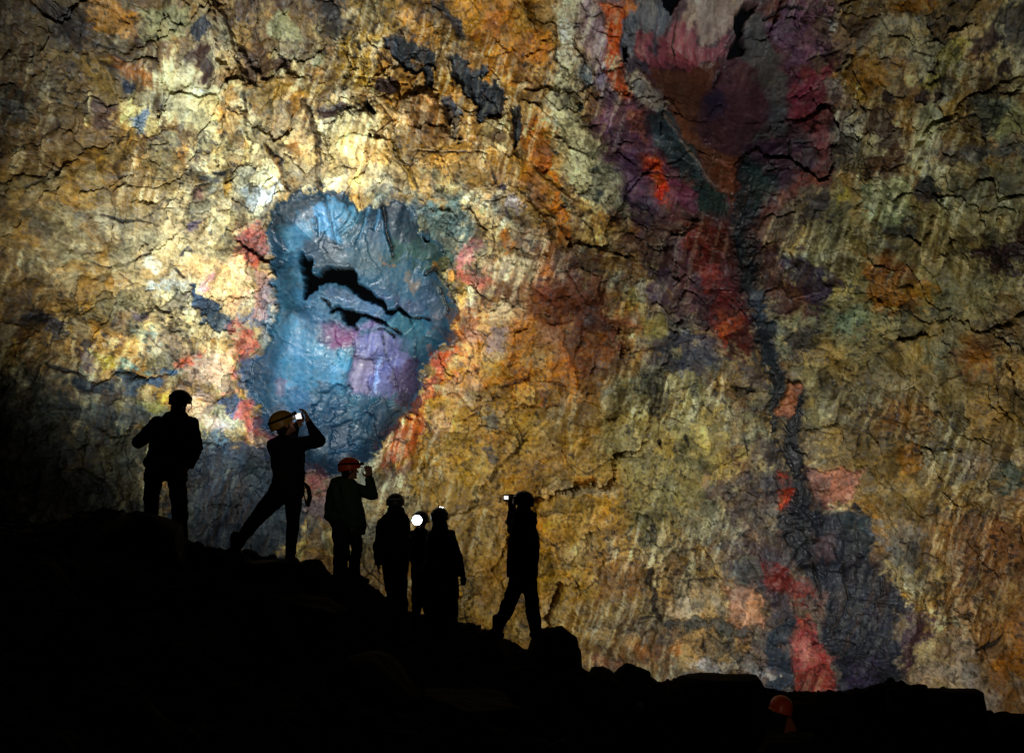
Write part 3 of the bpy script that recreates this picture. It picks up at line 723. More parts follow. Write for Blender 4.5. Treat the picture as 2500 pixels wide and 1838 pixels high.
# --- the purple funnel, a chimney running up into the roof
poly('N', [(300, 60), (620, -60), (1250, -60), (1480, 420), (1500, 820), (1250, 1200), (1130, 1480), (900, 1200), (640, 780), (430, 460)], None, 90, 8, 1, -.9, .8, 210)
for q in [
    ([(1230, 60), (1700, -60), (1760, 380), (1450, 420), (1330, 200)], (140, 102, 128), 12, 18, .85),
    ([(1240, 40), (1500, 20), (1350, 110), (1290, 110)], (140, 84, 66), 6, 12, .85),
    ([(330, 130), (420, 20), (590, -40), (640, 110), (610, 180), (560, 320), (530, 200), (440, 210), (430, 340), (350, 370), (300, 250)], (116, 124, 134), 4, 8, .95),
    ([(300, 250), (430, 330), (520, 470), (360, 480), (310, 380)], (104, 96, 114), 6, 9, .9),
    ([(330, 20), (410, 10), (400, 90), (340, 110)], (196, 116, 66), 5, 8, .9),
    ([(1180, 80), (1260, 40), (1330, 200), (1400, 420), (1480, 560), (1480, 800), (1450, 900), (1210, 960), (1330, 800), (1330, 600), (1250, 420), (1130, 330), (1190, 250)], (108, 108, 106), 8, 8, .93),
    ([(510, 420), (700, 420), (1050, 320), (980, 520), (900, 640), (850, 700), (900, 1000), (1150, 1000), (1170, 1300), (1130, 1480), (1000, 1250), (900, 1150), (760, 950), (640, 720)], (132, 86, 68), 6, 8, .95),
    ([(900, 640), (1000, 520), (1100, 480), (1330, 560), (1320, 800), (1200, 950), (1100, 1000), (950, 950), (860, 850)], (112, 76, 86), 14, 9, .9),
    ([(930, 620), (1000, 530), (1080, 640), (1060, 760), (960, 740)], (78, 68, 96), 12, 8, .8),
    ([(440, 210), (530, 210), (550, 330), (600, 310), (610, 190), (650, 100), (740, 110), (860, 170), (880, 260), (1000, 220), (1060, 180), (1050, 300), (900, 370), (690, 420), (510, 420), (430, 340)], (168, 96, 108), 4, 9, .95),
    ([(660, 360), (740, 350), (740, 410), (680, 415)], (100, 66, 84), 5, 7, .8),
    ([(720, 60), (800, -60), (1150, -60), (1110, 60), (1110, 150), (1050, 180), (900, 250), (830, 150), (730, 110)], (190, 168, 152), 6, 9, .93),
    ([(350, 480), (470, 480), (560, 560), (640, 720), (620, 780), (510, 740), (400, 600)], (168, 156, 140), 6, 9, .92),
    ([(510, 740), (640, 760), (780, 950), (900, 1190), (780, 1200), (620, 1060), (560, 900)], (78, 98, 106), 6, 8, .93),
    ([(780, 1200), (980, 1220), (1030, 1300), (1030, 1460), (900, 1460), (800, 1280)], (44, 76, 70), 8, 9, .93),
    ([(1160, 1000), (1300, 1050), (1380, 1200), (1250, 1480), (1160, 1480), (1170, 1300)], (38, 70, 68), 9, 9, .93),
    ([(870, 1130), (1150, 1000), (1170, 1300), (1130, 1480), (1040, 1330)], (142, 82, 62), 9, 8, .85),
    ([(650, 1200), (800, 1230), (870, 1300), (850, 1400), (650, 1360)], (130, 70, 100), 6, 9, .9),
    ([(1200, 960), (1450, 900), (1600, 960), (1600, 1150), (1400, 1280), (1250, 1050)], (84, 60, 78), 9, 12, .88),
    ([(1480, 560), (1550, 450), (1650, 420), (1720, 430), (1710, 600), (1700, 800), (1600, 900), (1500, 800)], (152, 66, 78), 11, 16, .9),
    ([(1500, 800), (1700, 800), (1690, 1150), (1600, 1150), (1600, 960)], (120, 60, 58), 9, 12, .85),
    ([(1400, 1280), (1700, 1100), (1700, 1200), (1500, 1320), (1350, 1420), (1200, 1500)], (140, 68, 56), 8, 12, .85),
    ([(640, 1370), (1050, 1460), (1080, 1500), (750, 1540)], (104, 62, 72), 9, 12, .85),
    ([(750, 1500), (1050, 1500), (1080, 1700), (720, 1700)], (140, 46, 38), 10, 14, .9),
    ([(420, 1380), (640, 1400), (760, 1560), (720, 1700), (480, 1640)], (110, 96, 96), 10, 20, .75),
]:
    poly('N', *q)
VOIDS.append(('N', [(335, 270), (375, 275), (372, 350), (345, 372), (352, 320)]))
for p_, w_ in (([(1570, 390), (1700, 360), (1780, 330), (1840, 300)], [3, 6, 8, 14]), ([(1290, 110), (1380, 80), (1560, 50)], [6, 6, 5]), ([(630, 1090), (700, 1050), (790, 990)], [7, 5, 3]),
               ([(470, 1170), (580, 1165), (640, 1190), (780, 1160)], [2, 3, 5, 3]), ([(680, 1580), (740, 1580), (800, 1500), (810, 1430)], 3), ([(1440, 950), (1450, 1070)], [9, 4]),
               ([(1460, 960), (1590, 965)], 3), ([(1400, 1030), (1300, 1130), (1390, 1120)], [4, 6, 3]), ([(690, 100), (690, 240), (740, 380)], [3, 4, 2]), ([(1000, 500), (1040, 420)], [5, 6]),
               ([(440, 720), (480, 690)], [5, 3]), ([(10, 800), (60, 765), (100, 750)], [3, 6, 5])):
    crack('N', p_, w_)
for x_ in (460, 560, 640, 760, 840, 930, 980):
    stroke('N', [(x_, 140), (x_ + 14, 260), (x_ + 40, 380)], [7, 4, 2], (112, 62, 74), 4, 4, .5, -.08)

stroke('N', [(1150, 1120), (1165, 1300), (1160, 1500), (1125, 1700)], [20, 46, 52, 46], (30, 48, 56), 10, 14, .92, -.12, .3)
stroke('N', [(700, 1000), (820, 1180), (980, 1440)], [30, 26, 20], (40, 62, 72), 9, 9, .6)
stroke('N', [(620, 760), (760, 960), (930, 1210)], [5, 5, 4], (176, 150, 132), 3, 3, .55, .05)
poly('N', [(230, 900), (420, 1000), (520, 1300), (640, 1480), (420, 1420), (300, 1150)], (96, 74, 104), 14, 20, .6)

# C
for q in [
    ([(860, 130), (1000, 100), (1150, 160), (1250, 300), (1050, 330), (900, 300)], (132, 110, 94), 10, 18, .75),
    ([(950, 480), (1100, 350), (1320, 370), (1330, 500), (1200, 640), (1130, 640), (1050, 520)], (172, 122, 50), 8, 12, .88),
    ([(1090, 520), (1160, 540), (1190, 620), (1140, 650)], (196, 172, 96), 5, 9, .85),
    ([(1320, 80), (1440, 0), (1600, -80), (1560, 60), (1360, 100)], (186, 124, 48), 7, 10, .88),
    ([(1560, -80), (1900, -80), (1850, 150), (1700, 120), (1600, 60)], (140, 110, 58), 10, 18, .8),
    ([(1490, 500), (1700, 280), (1790, 280), (1800, 420), (1580, 530), (1540, 580)], (176, 166, 94), 4, 7, .9),
    ([(1650, 620), (1800, 550), (1810, 700), (1690, 760), (1630, 680)], (186, 150, 82), 4, 6, .9),
    ([(1490, 660), (1600, 640), (1680, 780), (1660, 850), (1550, 930), (1480, 850)], (176, 182, 142), 7, 9, .88),
    ([(1870, 600), (2160, 650), (2200, 850), (1900, 880)], (160, 168, 126), 9, 14, .8),
    ([(1680, 800), (1860, 760), (1880, 900), (1750, 950)], (170, 142, 80), 7, 12, .8),
    ([(1340, 720), (1470, 720), (1480, 840), (1380, 830)], (166, 124, 68), 7, 10, .8),
    ([(1460, 570), (1510, 560), (1560, 630), (1540, 670), (1480, 620)], (62, 40, 44), 2.5, 4, .97, -.1),
    ([(1580, 590), (1660, 560), (1670, 590), (1600, 640)], (66, 42, 44), 2.5, 4, .95, -.1),
    ([(1540, 430), (1660, 370), (1600, 440)], (58, 48, 48), 2.5, 5, .95, -.1),
    ([(1480, 470), (1530, 440), (1500, 510)], (58, 52, 54), 2.5, 4, .95),
    ([(1290, 560), (1360, 540), (1370, 620), (1300, 630)], (66, 46, 46), 4, 7, .9),
    ([(1170, 680), (1300, 660), (1400, 820), (1380, 960), (1200, 830)], (98, 68, 56), 8, 12, .88),
    ([(1190, 1000), (1400, 880), (1420, 1020), (1330, 1100), (1220, 1060)], (100, 62, 38), 8, 13, .88),
    ([(1900, 200), (1980, 60), (2300, 30), (2300, 350), (1990, 300)], (60, 54, 52), 10, 16, .85),
    ([(1790, 260), (1880, 210), (1950, 320), (1870, 380), (1800, 340)], (78, 54, 54), 5, 8, .9),
    ([(1980, 420), (2060, 370), (2090, 410), (2010, 450)], (66, 38, 36), 3, 6, .93),
    ([(1600, 930), (1880, 900), (2260, 870), (2260, 960), (1900, 970), (1650, 1000)], (92, 98, 98), 8, 16, .8),
    ([(1510, 1080), (1600, 1100), (1670, 1180), (1640, 1260), (1500, 1270), (1460, 1200)], (42, 48, 56), 5, 8, .93),
    ([(1150, 1130), (1400, 1100), (1480, 1250), (1460, 1420), (1350, 1380), (1180, 1300)], (160, 170, 124), 9, 18, .85),
    ([(1300, 1400), (1480, 1360), (1500, 1500), (1320, 1500)], (76, 84, 88), 9, 18, .8),
    ([(970, 1220), (1060, 1170), (1050, 1270), (990, 1280)], (182, 172, 88), 5, 8, .88),
    ([(900, 1170), (1000, 1200), (940, 1350), (800, 1420), (720, 1380)], (66, 56, 56), 9, 16, .8),
    ([(950, 500), (1030, 520), (1060, 620), (980, 700), (940, 620)], (152, 132, 122), 7, 10, .85),
    ([(960, 700), (1080, 660), (1180, 720), (1180, 900), (1000, 1080), (950, 1050)], (142, 138, 122), 10, 16, .75),
    ([(1200, 1600), (1330, 1550), (1400, 1700), (1180, 1700)], (160, 104, 48), 9, 14, .8),
    ([(1800, 1600), (1850, 1550), (2050, 1500), (2260, 1330), (2260, 1700)], (70, 46, 44), 9, 18, .85),
    ([(1450, 110), (1480, 110), (1475, 150), (1450, 150)], (210, 216, 214), 3, 4, .8),  # white sparkle painted as a pale spot
    ([(930, 170), (980, 160), (970, 210)], (200, 206, 210), 4, 7, .7),  # another painted sparkle
]:
    poly('C', *q)
crack('C', [(1680, 770), (1760, 720), (1860, 700)], [2, 5, 8])
crack('C', [(1490, 330), (1560, 360)], 3)
crack('C', [(1860, 340), (2000, 600), (1900, 880)], 2, .1)

# G
for q in [
    ([(60, 0), (380, -40), (430, 200), (480, 420), (480, 680), (350, 690), (250, 500), (200, 300), (100, 150)], (138, 48, 40), 12, 16, .9),
    ([(290, 420), (400, 420), (400, 560), (320, 600)], (158, 70, 40), 9, 12, .8),
    ([(500, 0), (640, -20), (700, 200), (900, 300), (850, 420), (640, 430), (560, 280)], (106, 50, 50), 12, 18, .85),
    ([(640, 60), (760, 30), (1000, 220), (950, 330), (850, 370), (720, 250)], (66, 54, 76), 10, 16, .9),
    ([(0, 560), (220, 560), (250, 680), (150, 780), (0, 780)], (84, 84, 100), 12, 22, .8),
    ([(640, 520), (850, 480), (900, 600), (780, 720), (700, 680)], (84, 80, 78), 12, 18, .8),
    ([(960, 420), (1130, 350), (1160, 450), (1100, 550), (980, 500)], (128, 140, 102), 12, 16, .85),
    ([(900, 580), (1000, 560), (1040, 660), (930, 720)], (172, 144, 82), 9, 12, .8),
    ([(1160, 150), (1300, 70), (1400, 200), (1600, 260), (1500, 400), (1250, 420), (1160, 330)], (150, 94, 38), 12, 18, .88),
    ([(1380, 260), (1560, 250), (1580, 340), (1400, 340)], (168, 132, 68), 8, 14, .75),
    ([(1830, 30), (2100, -20), (2110, 170), (1900, 180), (1860, 100)], (64, 40, 46), 8, 14, .9),
    ([(1700, 700), (1760, 570), (1950, 600), (1900, 760), (1750, 820)], (152, 98, 50), 12, 18, .85),
    ([(1500, 620), (1640, 640), (1640, 740), (1520, 740)], (116, 122, 96), 12, 16, .75),
    ([(2000, 580), (2080, 600), (2050, 640)], (176, 178, 150), 5, 8, .85),
    ([(1200, 1000), (1400, 970), (1600, 1020), (1500, 1150), (1250, 1150)], (156, 110, 58), 12, 16, .75),
    ([(1310, 1270), (1400, 1220), (1480, 1270), (1470, 1370), (1370, 1400)], (182, 128, 64), 5, 7, .9, .12),
    ([(1950, 1320), (2050, 1330), (2060, 1450), (1950, 1500)], (72, 94, 82), 12, 18, .85),
    ([(1700, 1280), (1900, 1260), (1900, 1420), (1720, 1430)], (146, 128, 110), 9, 14, .7),
    ([(0, 1000), (250, 1000), (380, 1300), (300, 1420), (0, 1500)], (176, 158, 98), 14, 20, .75),
    ([(590, 470), (650, 490), (720, 680), (680, 720), (610, 580)], (182, 184, 144), 6, 10, .85),
    ([(680, 740), (850, 750), (900, 1000), (960, 1080), (850, 1110), (780, 880)], (188, 172, 120), 8, 12, .85),
    ([(400, 720), (540, 740), (540, 850), (420, 850)], (136, 110, 96), 8, 12, .8),
    ([(770, 1310), (830, 1370), (1000, 1390), (1130, 1400), (1080, 1540), (960, 1600), (850, 1580), (780, 1450)], (190, 128, 106), 6, 10, .9, .12),
    ([(480, 1180), (620, 1240), (640, 1400), (560, 1420)], (104, 92, 84), 10, 16, .75),
]:
    poly('G', *q)
stroke('G', [(430, -20), (450, 180), (520, 400), (570, 600), (640, 900), (720, 1200), (760, 1500)], [130, 120, 100, 110, 120, 120, 150], (52, 48, 62), 24, 26, .45)
stroke('G', [(430, -20), (450, 180), (520, 400), (570, 600), (610, 800), (625, 1000), (590, 1180)], [50, 38, 38, 50, 46, 32, 8], (30, 44, 54), 9, 15, .93, -.14, .2)
stroke('G', [(500, 290), (530, 420)], [22, 26], (78, 92, 108), 7, 8, .8)
stroke('G', [(775, 880), (745, 1080), (715, 1250), (730, 1400), (790, 1660)], [6, 40, 50, 44, 60], (24, 32, 42), 9, 14, .93, -.14, .2)
poly('G', [(660, 840), (760, 860), (710, 1060), (620, 1040), (640, 930)], (178, 114, 84), 4, 6, .92, .15)
poly('G', [(630, 1520), (680, 1490), (740, 1600), (730, 1660), (610, 1660)], (198, 76, 52), 6, 8, .93, .1)
poly('G', [(640, 1400), (690, 1440), (650, 1480)], (190, 80, 60), 5, 6, .88)
poly('G', [(350, 880), (510, 880), (500, 910), (370, 900)], (40, 32, 28), 3, 5, .9, -.15)
crack('G', [(450, 950), (430, 1300)], 2.2, .12)
crack('G', [(1180, 1260), (1160, 1180), (1220, 1030)], [3, 4, 5])
crack('G', [(60, 1170), (80, 1230)], [5, 5])
for c_ in ([(1500, 1270), (1640, 1250), (1720, 1200)], [(1900, 620), (2080, 600)], [(1370, 400), (1560, 500)]):
    crack('G', c_, 2, .12)

# I
for q in [
    ([(1020, 240), (1170, 260), (1110, 340), (1050, 330)], (92, 72, 80), 9, 18, .8),
    ([(700, 80), (900, 60), (1000, 200), (860, 250), (720, 180)], (150, 146, 118), 10, 18, .7),
    ([(1250, 100), (1500, 80), (1560, 300), (1700, 480), (1640, 550), (1690, 820), (1640, 1000), (1440, 1000), (1380, 720), (1330, 570), (1300, 400)], (36, 44, 62), 9, 16, .92),
    ([(1240, -20), (1310, 100), (1290, 250), (1310, 400), (1230, 360), (1180, 250), (1170, 150)], (28, 36, 48), 7, 12, .95),
    ([(1290, 200), (1380, 190), (1390, 300), (1320, 340)], (94, 66, 66), 8, 10, .85),
    ([(1420, 100), (1500, 100), (1540, 240), (1440, 260)], (52, 66, 68), 9, 16, .8),
    ([(1480, 740), (1600, 720), (1600, 1000), (1480, 1000)], (80, 70, 104), 12, 14, .7),
    ([(1270, 420), (1350, 460), (1350, 560), (1300, 560)], (120, 84, 74), 7, 10, .8),
    ([(1210, 560), (1310, 570), (1390, 740), (1460, 1000), (1200, 1000), (1210, 700)], (180, 74, 74), 6, 10, .92),
    ([(1215, 680), (1300, 640), (1340, 740), (1260, 800)], (186, 122, 110), 9, 14, .65),
    ([(1110, 340), (1210, 350), (1290, 470), (1240, 540), (1150, 470)], (146, 58, 52), 7, 12, .9),
    ([(1120, 480), (1180, 480), (1210, 580), (1130, 560)], (72, 66, 84), 7, 12, .8),
    ([(1125, 620), (1200, 580), (1215, 1000), (1120, 1000)], (46, 66, 84), 6, 10, .92),
    ([(930, 430), (1090, 430), (1120, 580), (930, 600)], (198, 148, 120), 6, 10, .88, .12),
    ([(730, 400), (920, 400), (920, 580), (660, 580), (690, 460)], (186, 162, 126), 7, 11, .8, .1),
    ([(640, 590), (900, 570), (1080, 600), (940, 660), (700, 620)], (78, 86, 88), 7, 14, .85, -.12),
    ([(800, 760), (1060, 740), (1120, 820), (850, 840)], (176, 168, 158), 8, 20, .8),
    ([(560, 700), (760, 690), (700, 780), (600, 770)], (176, 112, 60), 8, 14, .8),
    ([(360, 750), (480, 740), (520, 800), (390, 820)], (164, 116, 100), 7, 12, .8),
    ([(1550, 150), (1750, 150), (1780, 320), (1640, 330)], (126, 126, 120), 12, 22, .65),
    ([(1670, 540), (1830, 560), (1760, 720), (1690, 800)], (92, 58, 70), 9, 16, .85),
    ([(1850, 640), (1980, 640), (2010, 760), (2070, 850), (2120, 1000), (2060, 1100), (2020, 880), (1660, 840), (1900, 720)], (184, 164, 142), 8, 14, .85),
    ([(1880, 200), (2000, 150), (2300, 200), (2300, 400), (1950, 420)], (142, 94, 56), 14, 22, .8),
    ([(2090, 740), (2300, 640), (2300, 820), (2100, 830)], (178, 114, 50), 7, 12, .88),
    ([(2100, 860), (2300, 860), (2300, 1100), (2130, 1060)], (168, 112, 62), 8, 12, .75),
    ([(140, 60), (300, 60), (340, 200), (220, 260), (130, 180)], (194, 154, 84), 10, 16, .7),
    ([(350, 290), (560, 290), (590, 480), (380, 470)], (150, 100, 54), 12, 20, .7),
]:
    poly('I', *q)
stroke('I', [(610, 350), (600, 400), (625, 440), (615, 520), (650, 575)], [10, 14, 12, 10, 14], (54, 42, 36), 3, 5, .92, -.22)
crack('I', [(2010, 700), (2080, 680), (2160, 640)], [4, 8, 5])
crack('I', [(560, 575), (650, 570)], [5, 5])
crack('I', [(1310, 340), (1330, 480)], [8, 4])
crack('I', [(1420, 300), (1450, 460), (1640, 500)], [5, 5, 3])
crack('I', [(2140, 540), (2060, 700), (2090, 760)], 2.5)
crack('I', [(700, 410), (900, 395)], 2.5, .1)

# --- relief: fractured flakes at several sizes, cracks, pits
ROU = 1 - 0.95 * np.clip(SMO, 0, 1)
relief = np.zeros_like(H)
crk = np.zeros_like(H)
shard = np.zeros_like(H); shue = np.zeros_like(H)
rot = 0.35
for i, (s, off, slope, sd) in enumerate(((260, .05, .11, 21), (118, .016, .15, 22), (54, .008, .17, 23), (24, .003, .12, 24))):
    a_ = rot * (1, -1, .6, -.4)[i]
    ru = gu * math.cos(a_) + gv * math.sin(a_); rv = (-gu * math.sin(a_) + gv * math.cos(a_)) * (0.8, .85, .9, 1)[i]
    ww = min(s * .16, 14)
    F1, F2, ox, oy, r = cells(ru + ww * W1 * 1.5 + min(4, s * .10) * E1 + 1.2 * E2, rv + ww * W2 * 1.5 + min(4, s * .10) * E2, s, sd)
    px = s * K * WALL_D
    pl = (r[..., 0] - .5) * 2 * off + ((r[..., 1] - .5) * 2 * ox + (r[..., 2] - .5) * 2 * oy) * slope * px
    relief += pl * (ROU if i > 0 else 0.6 * ROU + .1)
    if i:
        brk = sstep(-.35, .25, fbm(gu, gv, 210, 2, 2 * i))              # fractured faces here, whole ones there
        shard += (r[..., 3] - .5) * brk * (.62, .66, .42)[i - 1]
        shue += (r[..., 0] - .5) * brk * (.5, .5, .3)[i - 1]
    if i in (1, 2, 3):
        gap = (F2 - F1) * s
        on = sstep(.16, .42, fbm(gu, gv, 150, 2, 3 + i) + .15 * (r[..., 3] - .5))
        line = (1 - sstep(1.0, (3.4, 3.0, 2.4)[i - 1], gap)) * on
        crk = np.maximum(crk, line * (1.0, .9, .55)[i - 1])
pits = sstep(.40, .62, fbm(gu, gv, 16, 2, 8)) * sstep(.05, .4, fbm(gu, gv, 190, 2, 6))
rough_here = .35 + .9 * sstep(-.1, .35, fbm(gu, gv, 240, 2, 1))         # some faces are crumbly, others smooth
relief += .035 * fbm(gu, gv, 60, 3, 10) * ROU + .008 * fbm(gu, gv, 14, 3, 2, .6) * (0.45 + .55 * ROU) * rough_here
relief += .42 * fbm(wu, wv, 430, 2, 9) * (.35 + .65 * ROU) + .14 * fbm(wu, wv, 170, 2, 4, .5, True) * ROU + .09 * fbm(gu / .55 + .3 * gv, gv / 1.8, 150, 3, 5, .45, True) * (.3 + .7 * ROU)
relief -= .055 * crk * (0.1 + .9 * ROU) + .03 * pits * ROU * rough_here
H += relief

# broad form: the chamber bulges, leans in at the top and turns towards us at the left
big = .9 * fbm(gu, gv, 900, 2, 11) * .6
big += 2.6 * sstep(420, -420, gu) + 1.2 * sstep(2300, 2900, gu) + 1.6 * sstep(200, -330, gv)
H += big

# voids open into the dark behind
for c_, p_ in VOIDS:
    poly(c_, p_, (26, 28, 32), 3, 3.0, .95, void=True)

poly('P', [(1110, 780), (1300, 640), (1520, 720), (1570, 860), (1450, 980), (1250, 980), (1080, 960)], (196, 112, 34), 40, 40, .38)
poly('P', [(1270, 700), (1400, 650), (1490, 720), (1510, 840), (1400, 820)], (104, 40, 32), 26, 30, .5)
poly('P', [(960, 1020), (1200, 960), (1420, 1060), (1380, 1400), (1040, 1480), (900, 1240)], (200, 140, 54), 60, 40, .25)
poly('P', [(610, 1000), (900, 970), (960, 1050), (830, 1180), (700, 1150), (620, 1070)], (38, 62, 90), 28, 20, .55)
poly('P', [(640, 700), (720, 690), (760, 840), (700, 980), (630, 960)], (66, 118, 146), 22, 14, .4, 0, .85)
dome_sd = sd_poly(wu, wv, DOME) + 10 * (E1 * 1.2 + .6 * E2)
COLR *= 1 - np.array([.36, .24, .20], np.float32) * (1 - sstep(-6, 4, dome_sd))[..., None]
COLR *= (1 - .42 * (1 - sstep(-4, 44, np.abs(dome_sd + 18))) * (dome_sd < 2))[..., None]      # the darker rim of the blue pocket

# --- mineral grain on top of the zones (stains and speckle of the rock itself, and painted crack shade)
stains(.2, .1 + .9 * ROU)
t1 = fbm(wu, wv, 46, 4, 3, .6)
t2 = fbm(gu, gv, 9, 3, 9, .65)
F1, F2, ox, oy, r20 = cells(wu + 4 * E1, wv + 4 * E2, 20, 31)
val = 1 + shard * (.25 + .75 * ROU) + (.22 * t1 + .16 * (r20[..., 0] - .5)) * (0.35 + .65 * ROU) + .18 * t2 * (.5 + .5 * ROU)
val *= 1 - .5 * sstep(.40, .55, fbm(gu, gv, 18, 3, 5, .65)) * ROU * rough_here
val *= 1 - .6 * crk * (.25 + .75 * ROU) - .5 * pits * ROU  # crack shade deepened in the colour, pits darkened too
speck = sstep(.40, .52, fbm(gu, gv, 7.5, 2, 11, .6)) * ROU
val *= 1 - .4 * speck
pale = sstep(.40, .62, fbm(gu, gv, 22, 3, 0, .62)) * (0.15 + .45 * ROU)
RO2 = .1 + .9 * ROU
flow2 = fbm((gu + .30 * gv) / .30 + 24 * W1, (gv - .30 * gu) / 2.6 + 24 * W2, 52, 4, 6, .6)
fm = sstep(-.1, .3, fbm(gu, gv, 330, 2, 8)) * RO2
stain(sstep(.14, .40, flow2) * fm, (96, 66, 34), .42)
stain(sstep(.16, .42, -flow2) * fm * np.clip(COLR.mean(-1) / .25, .02, 1.1), (226, 216, 178), .38)
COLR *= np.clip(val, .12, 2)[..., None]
COLR[..., 0] *= 1 + .22 * shue * ROU
COLR[..., 2] *= 1 - .45 * shue * ROU
COLR += (lin((226, 212, 172)) * (COLR.mean(-1, keepdims=True) / .26).clip(.02, 1.1) - COLR) * (pale * .22)[..., None]
COLR *= ((COLR.mean(-1, keepdims=True) + .01) / .21) ** .42
COLR = COLR.mean(-1, keepdims=True) + (COLR - COLR.mean(-1, keepdims=True)) * 1.2
tint = fbm(gu, gv, 130, 3, 7)
COLR[..., 0] *= 1 + .10 * tint
COLR[..., 2] *= 1 - .16 * tint
np.clip(COLR, .004, .9, out=COLR)

U_ = (gu - 1250) * K * WALL_D
V_ = (919 - gv) * K * WALL_D
N_ = WALL_D - H
base = np.array(CAM)
co = (base + U_[..., None] * np.array(RIGHT) + V_[..., None] * np.array(UP) + N_[..., None] * np.array(FWD)).reshape(-1, 3)
vf = (VOID[:-1, :-1] + VOID[:-1, 1:] + VOID[1:, 1:] + VOID[1:, :-1]) < 4
me = grid_mesh('cave_wall', co, NX, NY, vf.ravel(), True)
ca = me.color_attributes.new('mineral', 'FLOAT_COLOR', 'POINT')
rgba = np.ones((NY * NX, 4), np.float32)
rgba[:, :3] = COLR.reshape(-1, 3)
rgba[:, 3] = (1 - .28 * np.clip(SMO, 0, 1)).ravel()          # smooth faces are wetter
ca.data.foreach_set('color', rgba.ravel())
tag(link('cave_wall', me, wall_material()), kind='structure')
del rgba, co

# ------------------------------------------------------------------ the rubble ridge we look over
M_GROUND = simple('dark_lava_rubble', (34, 26, 22), .95, .06, .6, 2.5, .8)
M_ROCK = simple('dark_basalt', (26, 21, 18), .92, .08, .6, 4.0, .7)
CREST = [(-1400, 1150, 12), (-500, 1240, 12), (0, 1268, 12), (110, 1290, 12), (180, 1256, 12), (260, 1248, 12), (340, 1262, 12), (420, 1310, 12.1), (470, 1334, 12.2), (560, 1346, 12.1), (640, 1362, 12), (700, 1392, 12),
         (800, 1404, 12.9), (850, 1412, 13.4), (905, 1432, 13.8), (950, 1477, 14.1), (985, 1506, 14.3), (1050, 1518, 14.4), (1150, 1532, 14.3), (1200, 1556, 13.8), (1250, 1578, 13.4), (1300, 1590, 13.2),
         (1400, 1618, 13), (1440, 1646, 13), (1480, 1652, 13), (1600, 1660, 13), (1620, 1674, 13), (1720, 1672, 13), (1860, 1676, 13), (1930, 1692, 13), (2000, 1694, 13), (2080, 1698, 13), (2120, 1691, 13),
         (2150, 1678, 13), (2205, 1668, 13), (2260, 1681, 13), (2360, 1685, 13), (2385, 1720, 13), (2400, 1773, 13), (2420, 1771, 13), (2480, 1752, 13), (2600, 1765, 13), (3600, 1700, 13)]
CP = np.array([tuple(at(u, v, d)) for u, v, d in CREST])


# crest of an unseen mound, added so its shadow falls on the foot of the wall
SHADE_HEAP = []
for u_, v_ in ((-300, 760), (0, 830), (180, 925), (330, 1055), (470, 1240), (600, 1380), (760, 1480)):
    w_ = at(u_, v_, 29.5)
    SHADE_HEAP.append(tuple(LAMP_MAIN + (w_ - LAMP_MAIN) * (3.2 / (w_.y - LAMP_MAIN.y))))
SHADE_HEAP = np.array(SHADE_HEAP)


def ground_z(x, y):
    x = np.asarray(x, float); y = np.asarray(y, float)
    yc = np.interp(x, CP[:, 0], CP[:, 1]); zc = np.interp(x, CP[:, 0], CP[:, 2])
    t = y - yc
    near = np.interp(x, [-14, -4, 0, 3, 6, 14], [1.2, .35, 0, -.1, 0, .3])
    f = np.clip((y - 1.0) / (yc - 1.0), 0, 1)
    front = near + (zc - near - .5 * sstep(3.4, 4.6, x)) * f ** (1.35) + .5 * sstep(3.4, 4.6, x) * f ** 14 - 1.1 * sstep(3.4, 4.6, x) * (f * (1 - f ** 10))
    dip = np.exp(-((x - 2.9) / 1.6) ** 2 - ((y - 10.9) / 1.0) ** 2) * 1.45 + np.exp(-((x - 1.5) / 3.2) ** 2 - ((y - 11.0) / 1.2) ** 2) * .35
    front = front - dip - .18 * np.sin(np.clip(f, 0, 1) * np.pi) * 1.2
    back = np.maximum(zc - .75 * np.maximum(t - .35, 0) ** 1.12, -6.2 + .15 * np.sin(x * .7) + .1 * np.cos(y * .9))
    shade_heap = np.interp(x, SHADE_HEAP[:, 0], SHADE_HEAP[:, 2], left=1.2, right=-6)
    back = np.where(t > 2.5, np.maximum(back, shade_heap - .8 * np.abs(y - SHADE_HEAP[0, 1])), back)   # unseen shading mound added before the floodlight
    z = np.where(t < 0, front, back)
    amp = np.clip(np.abs(t) / 1.4, .12, 1)
    n = fbm(x * 100, y * 100, 190, 4, 6) * .22 + np.abs(fbm(x * 100, y * 100, 70, 3, 2)) * .14
    for s_, o_, k_, sd in ((85, .10, .35, 41), (36, .05, .40, 42)):
        F1, F2, ox, oy, r = cells(x * 100 + 600, y * 100 + 600, s_, sd)
        n = n + (r[..., 0] - .5) * o_ + ((r[..., 1] - .5) * ox + (r[..., 2] - .5) * oy) * k_ * s_ / 100
    return z + amp * (n - .06) + .02 * fbm(x * 100, y * 100, 22, 3, 1)


gx = np.unique(np.concatenate([np.arange(-24, -9, .35), np.arange(-9, 9, .05), np.arange(9, 24, .35)]))
gy = np.unique(np.concatenate([np.arange(-6, 6, .35), np.arange(6, 16.5, .05), np.arange(16.5, 40, .4)]))
X, Y = np.meshgrid(gx, gy)
Zg = ground_z(X, Y)
gm = grid_mesh('ground', np.stack([X, Y, Zg], -1).reshape(-1, 3), len(gx), len(gy), None, False)
tag(link('ground', gm, M_GROUND), kind='structure')


def ico(sub):
    import bmesh
    bm = bmesh.new()
    bmesh.ops.create_icosphere(bm, subdivisions=sub, radius=1)
    v = np.array([tuple(q.co) for q in bm.verts]); f = [[q.index for q in p.verts] for p in bm.faces]
    bm.free()
    return v, f


ICO5 = ico(5); ICO2 = ico(2); ICO3 = ico(3)


